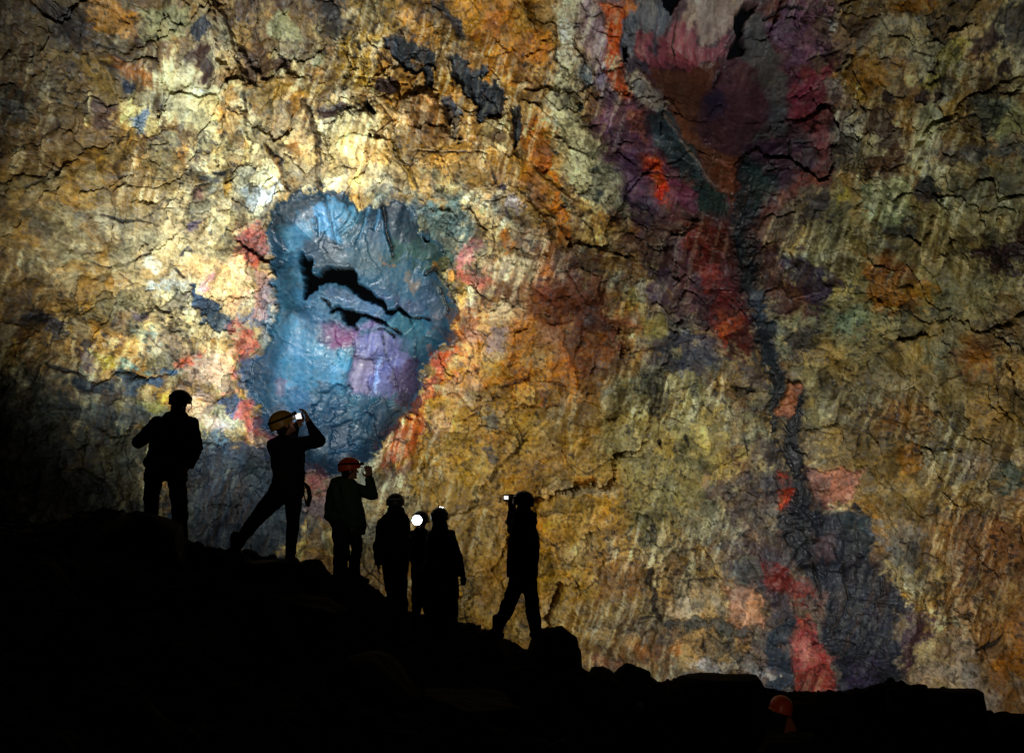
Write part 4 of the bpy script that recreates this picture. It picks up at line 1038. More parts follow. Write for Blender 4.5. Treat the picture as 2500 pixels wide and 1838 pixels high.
def rock_points(dirs, seed, nplanes=16, rough=.05):
    r = np.random.RandomState(seed)
    pn = r.normal(size=(nplanes, 3)); pn /= np.linalg.norm(pn, axis=1)[:, None]
    pd = .62 + .38 * r.rand(nplanes)
    dot = dirs @ pn.T
    rad = np.where(dot > .05, pd / np.maximum(dot, .05), 9).min(1)
    rad = np.minimum(rad, 1.15)
    n = fbm(dirs[:, 0] * 100 + seed * 31 + dirs[:, 2] * 63, dirs[:, 1] * 100 - dirs[:, 2] * 77, 60, 4, seed % 12, .6)
    return dirs * (rad * (1 + rough * n))[:, None]


def boulder(u, v, d, su, sv, sy, seed, label, rz=0.0, flat=1.0):
    """v: photograph row of its top; su half width in photograph px; sv height in px"""
    top = at(u, v, d)
    hw = su * K * d; hh = sv * K * d
    p = rock_points(ICO5[0], seed)
    p[:, 2] = np.minimum(p[:, 2], flat * p[:, 2].max() + .012 * (p[:, 2] - flat * p[:, 2].max()))
    p = p / np.array([np.abs(p[:, 0]).max(), np.abs(p[:, 1]).max(), p[:, 2].max()])
    c, s = math.cos(rz), math.sin(rz)
    p = p * np.array([hw, sy, hh])
    p = np.stack([p[:, 0] * c - p[:, 2] * s * .6, p[:, 1], p[:, 2] + p[:, 0] * s * .6], -1)
    p[:, 2] += -p[:, 2].max()
    me = bpy.data.meshes.new('boulder')
    me.from_pydata(p.tolist(), [], ICO5[1])
    o = link('boulder', me, M_ROCK)
    o.location = top
    tag(o, label, 'boulder', 'boulders on the rubble ridge')
    return o


BOULDERS = [
    (290, 1246, 11.7, 190, 120, .9, 3, 'broad dark boulder hump at the feet of the leftmost standing person', .0),
    (300, 1350, 10.6, 170, 150, .8, 4, 'large dark brown boulder with pale right edge below the leftmost person', .15),
    (640, 1362, 11.6, 75, 50, .45, 5, 'low flat dark rock under the feet of the person raising a phone', -.25),
    (765, 1364, 12.3, 48, 55, .4, 6, 'rounded black rock between the phone raising person and the orange helmet person', .1),
    (690, 1450, 10.8, 190, 120, .8, 7, 'wide dark slab with sloping edge below the person raising a phone', -.3),
    (860, 1415, 12.9, 105, 110, .6, 8, 'dark boulder with glinting edge at the feet of the orange helmet person', -.45),
    (1080, 1521, 13.9, 100, 60, .5, 9, 'low dark rock under the person in the long coat', -.1),
    (1205, 1556, 12.9, 62, 70, .45, 10, 'dark rock under the back foot of the striding person', -.1),
    (1338, 1527, 13.0, 86, 125, .6, 12, 'tall pointed black boulder under the front foot of the striding person', .05),
    (1480, 1630, 12.7, 66, 60, .5, 13, 'jagged black rock right of the tall pointed boulder', .2),
    (1545, 1618, 12.8, 56, 70, .5, 14, 'blocky black rock with stepped top beside the long dark mound', .0),
    (1760, 1644, 12.6, 170, 80, .8, 18, 'long low rounded black mound behind the glowing orange helmet', .0, .8),
    (2205, 1662, 12.8, 62, 130, .5, 16, 'small peaked black rock on the right part of the ridge', .0),
    (2316, 1681, 12.9, 82, 165, .5, 17, 'square cut black rock with a steep right side', .02, .55),
    (2478, 1748, 12.4, 70, 140, .5, 11, 'black rock in the lower right corner beside the pale wall', .2),
    (900, 1590, 10.0, 150, 110, .8, 19, 'dim green grey rounded boulder in the dark foreground below the group', .0),
    (1130, 1690, 9.6, 170, 110, .8, 20, 'brownish black boulder in the centre foreground', .0),
    (1930, 1792, 9.2, 130, 80, .5, 21, 'black foreground boulder hiding the lower body of the lone orange helmet person', .0),
    (400, 1600, 9.4, 260, 160, 1.0, 22, 'huge near black boulder filling the lower left foreground', .1),
]
for b_ in BOULDERS:
    boulder(*b_[:8], rz=b_[8], flat=b_[9] if len(b_) > 9 else 1.0)

# loose stones: far too many to count
rng = np.random.RandomState(5)
sv, sf = [], []
n0 = 0
for i in range(1500):
    x = rng.uniform(-6.5, 6.5)
    yc = float(np.interp(x, CP[:, 0], CP[:, 1]))
    y = yc + (rng.normal() * .35 - .1 if i % 2 else rng.uniform(-4, 1.5))
    s = .03 + .13 * rng.rand() ** 3
    if abs(y - yc) < .6: s *= .5 if x < .5 else .3
    p = rock_points(ICO2[0], 100 + i, 9, .0) * np.array([s * rng.uniform(.7, 1.4), s * rng.uniform(.7, 1.4), s * rng.uniform(.5, .9)])
    a_ = rng.rand() * 6.28
    p = np.stack([p[:, 0] * math.cos(a_) - p[:, 1] * math.sin(a_), p[:, 0] * math.sin(a_) + p[:, 1] * math.cos(a_), p[:, 2]], -1)
    z = float(ground_z([x], [y])[0])
    sv.append(p + np.array([x, y, z + s * .15]))
    sf += [[q + n0 for q in f] for f in ICO2[1]]
    n0 += len(p)
me = bpy.data.meshes.new('loose_stones')
me.from_pydata(np.concatenate(sv).tolist(), [], sf)
tag(link('loose_stones', me, M_ROCK), 'loose dark lava stones strewn over the ridge', 'rubble', kind='stuff')

# one pale pebble catching light in the dark foreground
me = bpy.data.meshes.new('pale_stone')
me.from_pydata((rock_points(ICO3[0], 77, 9) * np.array([.05, .04, .04])).tolist(), [], ICO3[1])
o = link('pale_stone', me, simple('pale_stone', (190, 190, 190), .6))
o.location = at(1560, 1724, 10.4)
o.location.z = max(o.location.z, float(ground_z([o.location.x], [o.location.y])[0]))
tag(o, 'small pale stone lying in the dark foreground below the ridge', 'stone')

# ------------------------------------------------------------------ people
M_SKIN = simple('skin', (176, 128, 104), .55, .3, .1, 30, .05)
M_BLACK = simple('black_fabric', (26, 26, 28), .85, .15, .3, 25, .4)
M_DKBLUE = simple('navy_fabric', (24, 30, 40), .85, .15, .3, 25, .4)
M_GREEN = simple('green_fabric', (54, 76, 46), .8, .2, .3, 25, .4)
M_GREY = simple('charcoal_trousers', (40, 40, 42), .7, .3, .3, 25, .4)
M_BOOT = simple('boot_leather', (30, 24, 20), .6, .4, .2, 30, .2)
M_HAIR = simple('dark_hair', (30, 22, 18), .6, .3, .3, 60, .3)
M_ORANGE = simple('orange_helmet_shell', (226, 78, 18), .4, .5, .08, 4, 0)
M_YELLOW = simple('ochre_helmet_shell', (200, 150, 60), .4, .5, .08, 4, 0)
M_DARKHELM = simple('dark_helmet_shell', (62, 54, 50), .4, .5, .1, 4, 0)
M_WHITEHELM = simple('white_helmet_shell', (190, 190, 186), .4, .5, .08, 4, 0)
M_RUSTCOAT = simple('brown_orange_fabric', (150, 84, 44), .8, .2, .2, 25, .3)
M_PLASTIC = simple('black_plastic', (18, 18, 20), .4, .5, .1, 30, 0)
M_STRAP = simple('strap_webbing', (36, 36, 38), .8, .2, .2, 40, .1)
M_PALESTRAP = simple('pale_strap_webbing', (150, 152, 150), .7, .2, .2, 40, .1)
M_LAMP = simple('lit_lamp_lens', (240, 246, 255), .3, .5, 0, 5, 0, (.80, .93, 1.0), 9)
M_TORCH = simple('dazzling_lamp_lens', (240, 246, 255), .3, .5, 0, 5, 0, (.72, .92, 1.0), 14)
M_SCREEN = simple('lit_screen', (220, 220, 220), .3, .5, 0, 5, 0, (.95, .93, .88), 1.1)


class Shape:
    """collects closed primitives; build() welds them into one continuous skin"""
    def __init__(s):
        s.v = []; s.f = []

    def _add(s, v, f):
        n = len(s.v)
        s.v += [tuple(q) for q in v]
        s.f += [[q + n for q in p] for p in f]

    def ell(s, c, rx, ry, rz, ax=None):
        ax = ax or (RIGHT, Vector((0, 1, 0)), Vector((0, 0, 1)))
        A = np.array([tuple(a) for a in ax])
        s._add((ICO3[0] * np.array([rx, ry, rz])) @ A + np.array(tuple(c)), ICO3[1])

    def limb(s, pts, rads, n=14):
        for i, (p, r) in enumerate(zip(pts, rads)):
            s.ell(p, r, r, r)
        for i in range(len(pts) - 1):
            a, b = Vector(pts[i]), Vector(pts[i + 1])
            d = (b - a)
            if d.length < 1e-5: continue
            d.normalize()
            x = d.orthogonal().normalized(); y = d.cross(x)
            v = []
            for p, r in ((a, rads[i]), (b, rads[i + 1])):
                v += [p + (x * math.cos(q) + y * math.sin(q)) * r for q in np.linspace(0, 2 * math.pi, n, endpoint=False)]
            f = [[k, (k + 1) % n, n + (k + 1) % n, n + k] for k in range(n)] + [list(range(n))[::-1], list(range(n, 2 * n))]
            s._add(v, f)

    def loft(s, rings, n=28, power=2.5):
        """rings: (centre, right axis, depth axis, half width, half depth)"""
        v = []
        for c, x, y, a, b in rings:
            for q in np.linspace(0, 2 * math.pi, n, endpoint=False):
                cq, sq = math.cos(q), math.sin(q)
                k = (abs(cq) ** power + abs(sq) ** power) ** (-1 / power)
                v.append(Vector(c) + Vector(x) * (a * cq * k) + Vector(y) * (b * sq * k))
        f = []
        for i in range(len(rings) - 1):
            for k in range(n):
                f.append([i * n + k, i * n + (k + 1) % n, (i + 1) * n + (k + 1) % n, (i + 1) * n + k])
        f += [list(range(n))[::-1], list(range((len(rings) - 1) * n, len(rings) * n))]
        s._add(v, f)

    def build(s, name, mat, parent, voxel=.011, smooth=4, fold=0.0, seed=0):
        me = bpy.data.meshes.new(name)
        me.from_pydata(s.v, [], s.f)
        if voxel:
            t = bpy.data.objects.new('tmp', me); COL.objects.link(t)
            m = t.modifiers.new('r', 'REMESH'); m.mode = 'VOXEL'; m.voxel_size = voxel
            if smooth:
                q = t.modifiers.new('s', 'SMOOTH'); q.iterations = smooth; q.factor = .5
            dg = bpy.context.evaluated_depsgraph_get()
            new = bpy.data.meshes.new_from_object(t.evaluated_get(dg))
            bpy.data.objects.remove(t)
            me = new; me.name = name
        if fold:
            n = len(me.vertices)
            c = np.empty(n * 3, np.float32); me.vertices.foreach_get('co', c); c = c.reshape(-1, 3)
            nn = np.empty(n * 3, np.float32); me.vertices.foreach_get('normal', nn); nn = nn.reshape(-1, 3)
            w = fbm(c[:, 0] * 100 + c[:, 2] * 40 + seed * 50, c[:, 2] * 100 + c[:, 1] * 60, 13, 3, seed % 12, .55)
            c += nn * (w * fold)[:, None]
            me.vertices.foreach_set('co', c.ravel())
        me.polygons.foreach_set('use_smooth', np.ones(len(me.polygons), bool))
        me.update()
        return link(name, me, mat, parent)


def frame(facing, pitch=0.0, roll=0.0):
    """axes (right, forward, up) of something turned to `facing` degrees (0 = away from the camera, 90 = photo right)"""
    a = math.radians(facing)
    f = Vector((math.sin(a), math.cos(a), 0)); r = Vector((math.cos(a), -math.sin(a), 0)); u = Vector((0, 0, 1))
    q = Matrix.Rotation(math.radians(pitch), 3, r)
    f = q @ f; u = q @ u
    q = Matrix.Rotation(math.radians(roll), 3, f)
    return (q @ r, f, q @ u)


def mesh_local(name, v, f, ax, c, mat, parent, smooth=True):
    A = np.array([tuple(a) for a in ax])
    w = np.asarray(v, float) @ A + np.array(tuple(c))
    me = bpy.data.meshes.new(name)
    me.from_pydata(w.tolist(), [], f)
    me.polygons.foreach_set('use_smooth', np.full(len(me.polygons), smooth))
    me.update()
    return link(name, me, mat, parent)


def box_lf(x0, x1, y0, y1, z0, z1):
    v = [(x, y, z) for x in (x0, x1) for y in (y0, y1) for z in (z0, z1)]
    f = [[0, 1, 3, 2], [4, 6, 7, 5], [0, 4, 5, 1], [2, 3, 7, 6], [0, 2, 6, 4], [1, 5, 7, 3]]
    return v, f


def bevel_box(name, dims, ax, c, mat, parent, bev=.006):
    import bmesh
    bm = bmesh.new()
    v, f = box_lf(-dims[0] / 2, dims[0] / 2, -dims[1] / 2, dims[1] / 2, -dims[2] / 2, dims[2] / 2)
    vs_ = [bm.verts.new(q) for q in v]
    for q in f: bm.faces.new([vs_[k] for k in q])
    bmesh.ops.recalc_face_normals(bm, faces=bm.faces)
    bmesh.ops.bevel(bm, geom=bm.edges[:], offset=bev, segments=3, affect='EDGES', profile=.5)
    bm.verts.index_update()
    vv = [tuple(q.co) for q in bm.verts]; ff = [[q.index for q in p.verts] for p in bm.faces]
    bm.free()
    return mesh_local(name, vv, ff, ax, c, mat, parent, False)


def helmet(parent, c, ax, mat, lamp=None, size=1.0, strap=M_STRAP, beam=None):
    """c: centre of the head; a ribbed climbing helmet with rim, peak, strap and headlamp"""
    n, m = 36, 13
    v, f = [], []
    L, Wd, Ht = .140 * size, .120 * size, .118 * size
    prof = [(math.sin(a), math.cos(a) * Ht) for a in np.linspace(0, math.pi / 2, m - 3)] + [(1.0, -.022), (1.0, -.042), (1.03, -.050)]
    for shell in (1.0, .94):
        st = len(v)
        for j, (ra, z) in enumerate(prof):
            for k in range(n):
                q = 2 * math.pi * k / n
                x = Wd * ra * math.cos(q) * shell; y = L * ra * math.sin(q) * shell
                front = max(0, math.sin(q)); rear = max(0, -math.sin(q))
                z2 = (z * shell if z > 0 else z * (1 - .75 * front ** 1.5 + .35 * rear)) + .012
                if j >= m - 2: y += .022 * front ** 3 * size * (1 if j == m - 1 else .4)
                rib = 1 + .012 * math.cos(6 * q) * ra
                v.append((x * rib, y * rib, z2))
        for j in range(m - 1):
            for k in range(n):
                a0 = st + j * n + k; a1 = st + j * n + (k + 1) % n
                q = [a0, a1, a1 + n, a0 + n]
                f.append(q if shell == 1.0 else q[::-1])
    o0 = (m - 1) * n; i0 = m * n + (m - 1) * n
    for k in range(n):
        f.append([o0 + k, o0 + (k + 1) % n, i0 + (k + 1) % n, i0 + k][::-1])
    h = mesh_local('helmet', v, f, ax, c, mat, parent)
    if strap is None: return h, None
    # elastic band round the shell
    v, f = [], []
    for k in range(n):
        q = 2 * math.pi * k / n
        for rr, zz in ((1.035, .050), (1.035, .026), (1.0, .026), (1.0, .050)):
            s_ = math.sin(math.acos(min(1, (zz - .012) / Ht)))
            v.append((Wd * s_ * rr * 1.02 * math.cos(q), L * s_ * rr * 1.02 * math.sin(q), zz))
    for k in range(n):
        for j in range(4):
            a0 = k * 4 + j; a1 = k * 4 + (j + 1) % 4; b0 = ((k + 1) % n) * 4 + j; b1 = ((k + 1) % n) * 4 + (j + 1) % 4
            f.append([a0, b0, b1, a1])
    mesh_local('lamp_strap', v, f, ax, c, strap, h)
    fc = Vector(c) + ax[1] * (L + .022) + ax[2] * .042
    b = bevel_box('headlamp', (.062, .040, .042), ax, fc, M_PLASTIC, h)
    # round lens
    v, f = [], []
    for zz, rr in ((0, .015), (.007, .015), (.010, .010)):
        for k in range(16):
            q = 2 * math.pi * k / 16
            v.append((rr * math.cos(q), .019 + zz, rr * math.sin(q)))
    for j in range(2):
        for k in range(16):
            f.append([j * 16 + k, j * 16 + (k + 1) % 16, (j + 1) * 16 + (k + 1) % 16, (j + 1) * 16 + k])
    f.append([32 + k for k in range(16)][::-1])
    return h, fc


def head(s, c, ax):
    """skull, jaw, nose, ears, brow onto the body shape; c centre of the head"""
    r, f, u = ax
    C = Vector(c)
    s.ell(C + u * .02 - f * .012, .074, .094, .098, ax)
    s.ell(C - u * .055 + f * .028, .056, .062, .062, ax)
    s.limb([C + f * .083 + u * .012, C + f * .108 - u * .024], [.010, .014], 8)
    s.ell(C + f * .088 - u * .058, .024, .012, .008, ax)
    s.ell(C + f * .080 - u * .092, .024, .020, .018, ax)
    s.ell(C + f * .078 + u * .028, .052, .016, .010, ax)
    for k in (-1, 1):
        s.ell(C + r * (.076 * k) - u * .012, .012, .020, .032, ax)


def hand(s, wrist, d, palm, spread=.5, curl=.5, size=1.0, thumb=1):
    """wrist point, direction of the fingers, palm normal; five separate bent fingers"""
    d = Vector(d).normalized(); palm = (Vector(palm) - d * Vector(palm).dot(d)).normalized()
    side = d.cross(palm) * thumb
    w = Vector(wrist)
    s.limb([w, w + d * .03 * size], [.026 * size, .028 * size], 10)
    s.ell(w + d * .055 * size, .042 * size, .016 * size, .048 * size, (side, palm, d))
    L = (.072, .080, .074, .058)
    for i in range(4):
        o = (1.5 - i) * .021 * size
        b = w + d * .092 * size + side * o
        dd = (d + side * (1.5 - i) * .12 * spread).normalized()
        pts = [b]; ang = 0
        for j, fr in enumerate((.45, .32, .23)):
            ang += curl * (.55 if j == 0 else .75)
            q = dd * math.cos(ang) + palm * math.sin(ang)
            pts.append(pts[-1] + q * L[i] * fr * size)
        s.limb(pts, [.0105 * size, .0098 * size, .009 * size, .008 * size], 8)
    b = w + d * .030 * size + side * .032 * size
    t1 = (side * .8 + d * .7 + palm * .25).normalized(); t2 = (side * .25 + d * .9 + palm * .5 * curl).normalized()
    s.limb([b, b + t1 * .038 * size, b + t1 * .038 * size + t2 * .030 * size], [.013 * size, .0115 * size, .0095 * size], 8)


def boot(s, ankle, ax, L=.27):
    r, f, u = ax
    a = Vector(ankle)
    s.limb([a + u * .14, a + u * .02], [.056, .055], 12)
    s.limb([a - f * .05 - u * .055, a + f * .07 - u * .06, a + f * (L - .10) - u * .068], [.044, .046, .036], 12)
    s.limb([a + u * .0, a + f * .09 - u * .035], [.05, .042], 12)


def boots(P, an, a, b):
    for p, q in zip(an, (a, b)):
        s_ = Shape(); boot(s_, p, frame(q)); s_.build('boot', M_BOOT, P.root, .010, 2)


class Person:
    def __init__(s, off, scale, d, label, feet):
        s.o = off; s.k = scale; s.d = d
        s.px = K * d * scale                   # metres per crop pixel
        g = s.p(*feet)
        s.root = bpy.data.objects.new('person', None)
        COL.objects.link(s.root)
        s.root.location = g
        s.root.empty_display_size = .2
        tag(s.root, label, 'person', 'visitors in the cave')

    def p(s, x, y, off=0.0):
        d = s.d + off
        u = s.o[0] + x * s.k; v = s.o[1] + y * s.k
        base = at(u, v, s.d)
        return base + Vector((0, off, 0))      # step straight back, keeping height and side

    def R(s, px):
        return px * s.px

    def rings(s, rows, ax=None, depth=None):
        out = []
        for q in rows:
            x0, x1, y = q[0], q[1], q[2]
            dp = q[3]; off = q[4] if len(q) > 4 else 0
            out.append((s.p((x0 + x1) / 2, y, off), RIGHT, Vector((0, 1, 0)), (x1 - x0) / 2 * s.px, dp))
        return out


def body_common(P, hc, hax, neck, sh, el, wr, hip, kn, an, fingers, hat=True):
    """one continuous skin from head to ankle under the clothes"""
    b = Shape()
    head(b, hc, hax)
    b.limb([Vector(hc) - hax[2] * .05 - hax[1] * .02, neck], [.052, .056], 12)
    mid = (Vector(hip[0]) + Vector(hip[1])) / 2
    shm = (Vector(sh[0]) + Vector(sh[1])) / 2
    b.limb([neck, shm, shm.lerp(mid, .5), mid], [.055, .085, .095, .095], 14)
    for i in (0, 1):
        b.limb([shm, sh[i]], [.07, .048], 12)
        b.limb([sh[i], el[i], wr[i]], [.046, .036, .025], 12)
        b.limb([mid, hip[i]], [.085, .07], 12)
        b.limb([hip[i], kn[i], an[i]], [.07, .048, .034], 12)
        if fingers[i]: hand(b, wr[i], *fingers[i])
    o = b.build('body', M_SKIN, P.root, .0085, 2)
    g = Shape(); C = Vector(hc); r_, f_, u_ = hax
    g.ell(C + u_ * .015 - f_ * .022, .084, .092, .098, hax)
    g.ell(C - u_ * .050 - f_ * .045, .070, .052, .062, hax)
    g.build('hair', M_HAIR, o, .008, 2)
    return o


V3 = Vector
AWAY = (0, 1, 0)


def hood_collar(P, c, r, mat, tilt=(0, 0, 0)):
    pass


# ---- 1: leftmost, seen from behind, left elbow out
P = Person((280, 920), .2725, 12.3, 'person in a dark jacket seen from behind at the far left, elbow out, dark helmet', (470, 1500))
hax = frame(15, -6)
hc = P.p(585, 240)
sh = [P.p(395, 420), P.p(690, 420)]
el = [P.p(210, 580, .02), P.p(735, 640, .0)]
wr = [P.p(262, 462, .30), P.p(650, 775, .14)]
hip = [P.p(360, 850), P.p(545, 850)]
kn = [P.p(335, 1080, -.03), P.p(575, 1110, .02)]
an = [P.p(335, 1300), P.p(595, 1490)]
body_common(P, hc, hax, P.p(570, 330), sh, el, wr, hip, kn, an, [((.1, .5, .55), (1, 0, 0), .4, 1.0), ((-.5, .3, -.7), (-1, 0, 0), .3, .6)])
j = Shape()
j.loft(P.rings([(470, 640, 318, .10), (440, 660, 345, .12), (370, 715, 395, .14), (325, 735, 470, .15), (322, 725, 560, .155), (310, 700, 660, .155), (275, 675, 730, .16), (262, 665, 775, .165), (280, 640, 830, .16)]))
j.limb([sh[0], el[0], wr[0]], [P.R(72), P.R(62), P.R(46)])
j.limb([sh[1], el[1], wr[1]], [P.R(66), P.R(58), P.R(44)])
j.limb([P.p(570, 300), P.p(560, 350)], [P.R(66), P.R(82)])
jk = j.build('jacket', M_BLACK, P.root, .012, 3, .012, 1)
b = Shape(); b.loft(P.rings([(268, 664, 752, .168), (272, 668, 772, .168)])); b.build('jacket_band', simple('faded_hem_band', (70, 62, 40), .8), jk, .006, 1)
t = Shape()
t.loft(P.rings([(275, 645, 800, .14), (262, 650, 880, .145), (262, 655, 930, .13)]))
t.limb([hip[0], kn[0], an[0]], [P.R(84), P.R(72), P.R(58)])
t.limb([hip[1], kn[1], an[1]], [P.R(88), P.R(78), P.R(60)])
t.build('trousers', M_BLACK, P.root, .012, 3, .012, 2)
boots(P, an, -15, 20)
h, _ = helmet(P.root, hc + hax[2] * .03, hax, M_DARKHELM)
s_ = Shape(); s_.limb([P.p(672, 225, .06), P.p(676, 262, .07), P.p(640, 306, .06)], [.005, .005, .005], 8); s_.build('chin_strap', M_STRAP, h, 0)
cam1 = bevel_box('compact_camera', (.11, .05, .065), frame(10), P.p(238, 446, .34), M_PLASTIC, None)
tag(cam1, 'small dark camera held up by the leftmost person', 'camera')

# ---- 2: legs wide apart, photographing upward with a phone
P = Person((540, 960), .2725, 11.8, 'person with legs spread wide leaning back to photograph the wall with a raised phone', (620, 1540))
hax = frame(62, 24)
hc = P.p(565, 285)
sh = [P.p(470, 455, .05), P.p(690, 455)]
el = [P.p(575, 440, .28), P.p(872, 428, .05)]
wr = [P.p(636, 285, .17), P.p(778, 262, .06)]
hip = [P.p(500, 880), P.p(650, 880)]
kn = [P.p(290, 1150), P.p(645, 1170)]
an = [P.p(125, 1395), P.p(618, 1480)]
body_common(P, hc, hax, P.p(570, 375), sh, el, wr, hip, kn, an, [((.6, 0, .7), (0, -.3, .2), .3, .7), ((-.34, .05, .9), (-.8, .1, 0), 1.2, .55, 1.2, -1)])
j = Shape()
j.loft(P.rings([(525, 655, 372, .075), (480, 700, 395, .10), (412, 745, 430, .13), (408, 752, 480, .14), (438, 750, 560, .145), (455, 748, 660, .145), (464, 746, 740, .14), (452, 742, 800, .145), (440, 744, 850, .145)]))
j.limb([sh[0], el[0], wr[0]], [P.R(58), P.R(50), P.R(42)])
j.limb([sh[1], el[1], wr[1]], [P.R(66), P.R(58), P.R(36)])
j.limb([P.p(735, 712, -.05), P.p(766, 716, -.05)], [.02, .012], 8)
jk = j.build('jacket', M_BLACK, P.root, .011, 3, .009, 3)
t = Shape()
t.loft(P.rings([(442, 742, 800, .135), (424, 744, 870, .145), (420, 735, 930, .13)]))
t.limb([hip[0] + V3((-.0, 0, -.05)), kn[0], an[0]], [P.R(98), P.R(66), P.R(46)])
t.limb([hip[1], kn[1], an[1]], [P.R(84), P.R(58), P.R(44)])
t.build('trousers', M_BLACK, P.root, .011, 3, .010, 4)
boots(P, an, -70, 30)
h, fc = helmet(P.root, hc + hax[2] * .035 - hax[1] * .015, hax, M_YELLOW, size=1.02)
s_ = Shape(); s_.ell(P.p(603, 178, .02), .018, .02, .014); s_.build('lamp_lens', M_LAMP, h, 0)
s_ = Shape(); s_.limb([P.p(560, 340, -.05), P.p(640, 368, .0), P.p(680, 354, .05)], [.006, .006, .005], 8); s_.build('chin_strap', M_STRAP, h, 0)
# pouch on its loop at the right hip
po = Shape()
po.limb([P.p(752, 812), P.p(782, 850), P.p(795, 930), P.p(778, 1000)], [.020, .024, .026, .024], 10)
po.limb([P.p(745, 850), P.p(742, 900), P.p(752, 960), P.p(770, 1000)], [.008, .008, .010, .018], 8)
tag(po.build('camera_strap', M_STRAP, None, .007, 1), 'dark camera strap looped at the hip of the phone raising person', 'strap')
pax = frame(40, 20)
ph = bevel_box('mobile_phone', (.150, .010, .075), (pax[0], pax[1], pax[2]), P.p(685, 196, .07), M_PLASTIC, None, .003)
tag(ph, 'phone with a lit screen held up above the ochre helmet', 'phone')
v, f = box_lf(-.052, .046, -.0075, -.0055, -.032, .032)
mesh_local('screen', v, f, pax, P.p(685, 196, .07), M_SCREEN, ph, False)

# ---- 3: orange helmet, right hand raised
P = Person((760, 1080), .218, 13.6, 'person in an orange helmet and dark green jacket raising one hand', (420, 1500))
hax = frame(72, 2)
hc = P.p(425, 310)
sh = [P.p(300, 500, -.10), P.p(500, 530, .10)]
el = [P.p(330, 720, -.14), P.p(672, 580, .16)]
wr = [P.p(450, 860, .0), P.p(640, 405, .12)]
hip = [P.p(330, 900, -.05), P.p(490, 930, .06)]
kn = [P.p(352, 1150, -.06), P.p(500, 1190, .06)]
an = [P.p(330, 1400, -.05), P.p(468, 1490, .05)]
body_common(P, hc, hax, P.p(400, 430), sh, el, wr, hip, kn, an, [((.6, .3, -.3), (0, 0, -1), .3, .7), ((-.14, 0, 1), (-.25, .95, 0), .5, .5, 1.12, 1)])
j = Shape()
j.loft(P.rings([(320, 470, 405, .09), (265, 500, 430, .11), (195, 540, 470, .13), (170, 555, 560, .14), (155, 570, 660, .15), (143, 590, 760, .155), (140, 605, 840, .155), (165, 608, 870, .15), (205, 610, 900, .14), (240, 608, 960, .13)]))
j.loft(P.rings([(470, 606, 860, .10, .04), (480, 610, 960, .09, .04), (490, 604, 1035, .06, .04)]))
j.limb([sh[0], el[0], wr[0]], [P.R(70), P.R(62), P.R(45)])
j.limb([sh[1], el[1], wr[1]], [P.R(78), P.R(66), P.R(46)])
j.limb([P.p(330, 420, -.03), P.p(270, 425, -.02), P.p(245, 460, -.02)], [P.R(50), P.R(42), P.R(40)])
jk = j.build('jacket', M_GREEN, P.root, .012, 3, .012, 5)
s_ = Shape()
s_.limb([P.p(300, 440, -.12), P.p(345, 520, -.17), P.p(370, 620, -.17)], [.016, .018, .016], 8)
s_.build('shoulder_strap', M_STRAP, jk, .008, 1)
t = Shape()
t.loft(P.rings([(225, 520, 880, .13), (235, 520, 950, .13)]))
t.limb([hip[0], kn[0], an[0]], [P.R(112), P.R(95), P.R(82)])
t.limb([hip[1], kn[1], an[1]], [P.R(80), P.R(66), P.R(68)])
t.build('trousers', M_GREY, P.root, .012, 3, .014, 6)
boots(P, an, 60, 70)
helmet(P.root, hc + hax[2] * .035, hax, M_ORANGE, size=1.0)

# ---- 4: left of the lamp, from behind
P = Person((880, 1180), .224, 14.5, 'person seen from behind left of the dazzling lamp, hooded jacket and pale banded helmet', (400, 1500))
hax = frame(-5, -4)
hc = P.p(380, 235)
sh = [P.p(235, 430), P.p(490, 430)]
el = [P.p(185, 690, -.02), P.p(515, 680, .05)]
wr = [P.p(190, 860, .02), P.p(490, 800, .22)]
hip = [P.p(325, 960), P.p(445, 960)]
kn = [P.p(345, 1200, .0), P.p(450, 1210, .02)]
an = [P.p(375, 1440), P.p(465, 1470)]
body_common(P, hc, hax, P.p(385, 330), sh, el, wr, hip, kn, an, [((.05, 0, -1), (1, .2, 0), .5, .45), ((-.3, .9, 0), (-1, 0, 0), .3, .8)])
j = Shape()
j.loft(P.rings([(298, 470, 262, .10), (285, 485, 320, .12), (255, 510, 350, .12), (210, 528, 400, .14), (205, 540, 470, .15), (215, 540, 600, .155), (220, 535, 750, .16), (235, 530, 880, .165), (245, 520, 975, .165)]))
j.limb([sh[0], el[0], wr[0]], [P.R(56), P.R(50), P.R(40)])
j.limb([sh[1], el[1], wr[1]], [P.R(56), P.R(50), P.R(40)])
j.build('jacket', M_DKBLUE, P.root, .012, 3, .012, 7)
t = Shape()
t.loft(P.rings([(248, 518, 930, .14), (252, 512, 1010, .145), (262, 505, 1060, .13)]))
t.limb([hip[0], kn[0], an[0]], [P.R(78), P.R(68), P.R(62)])
t.limb([hip[1], kn[1], an[1]], [P.R(76), P.R(64), P.R(58)])
t.build('trousers', M_GREY, P.root, .012, 3, .014, 8)
boots(P, an, -10, 12)
helmet(P.root, hc + hax[2] * .03, hax, M_DARKHELM, strap=M_PALESTRAP)

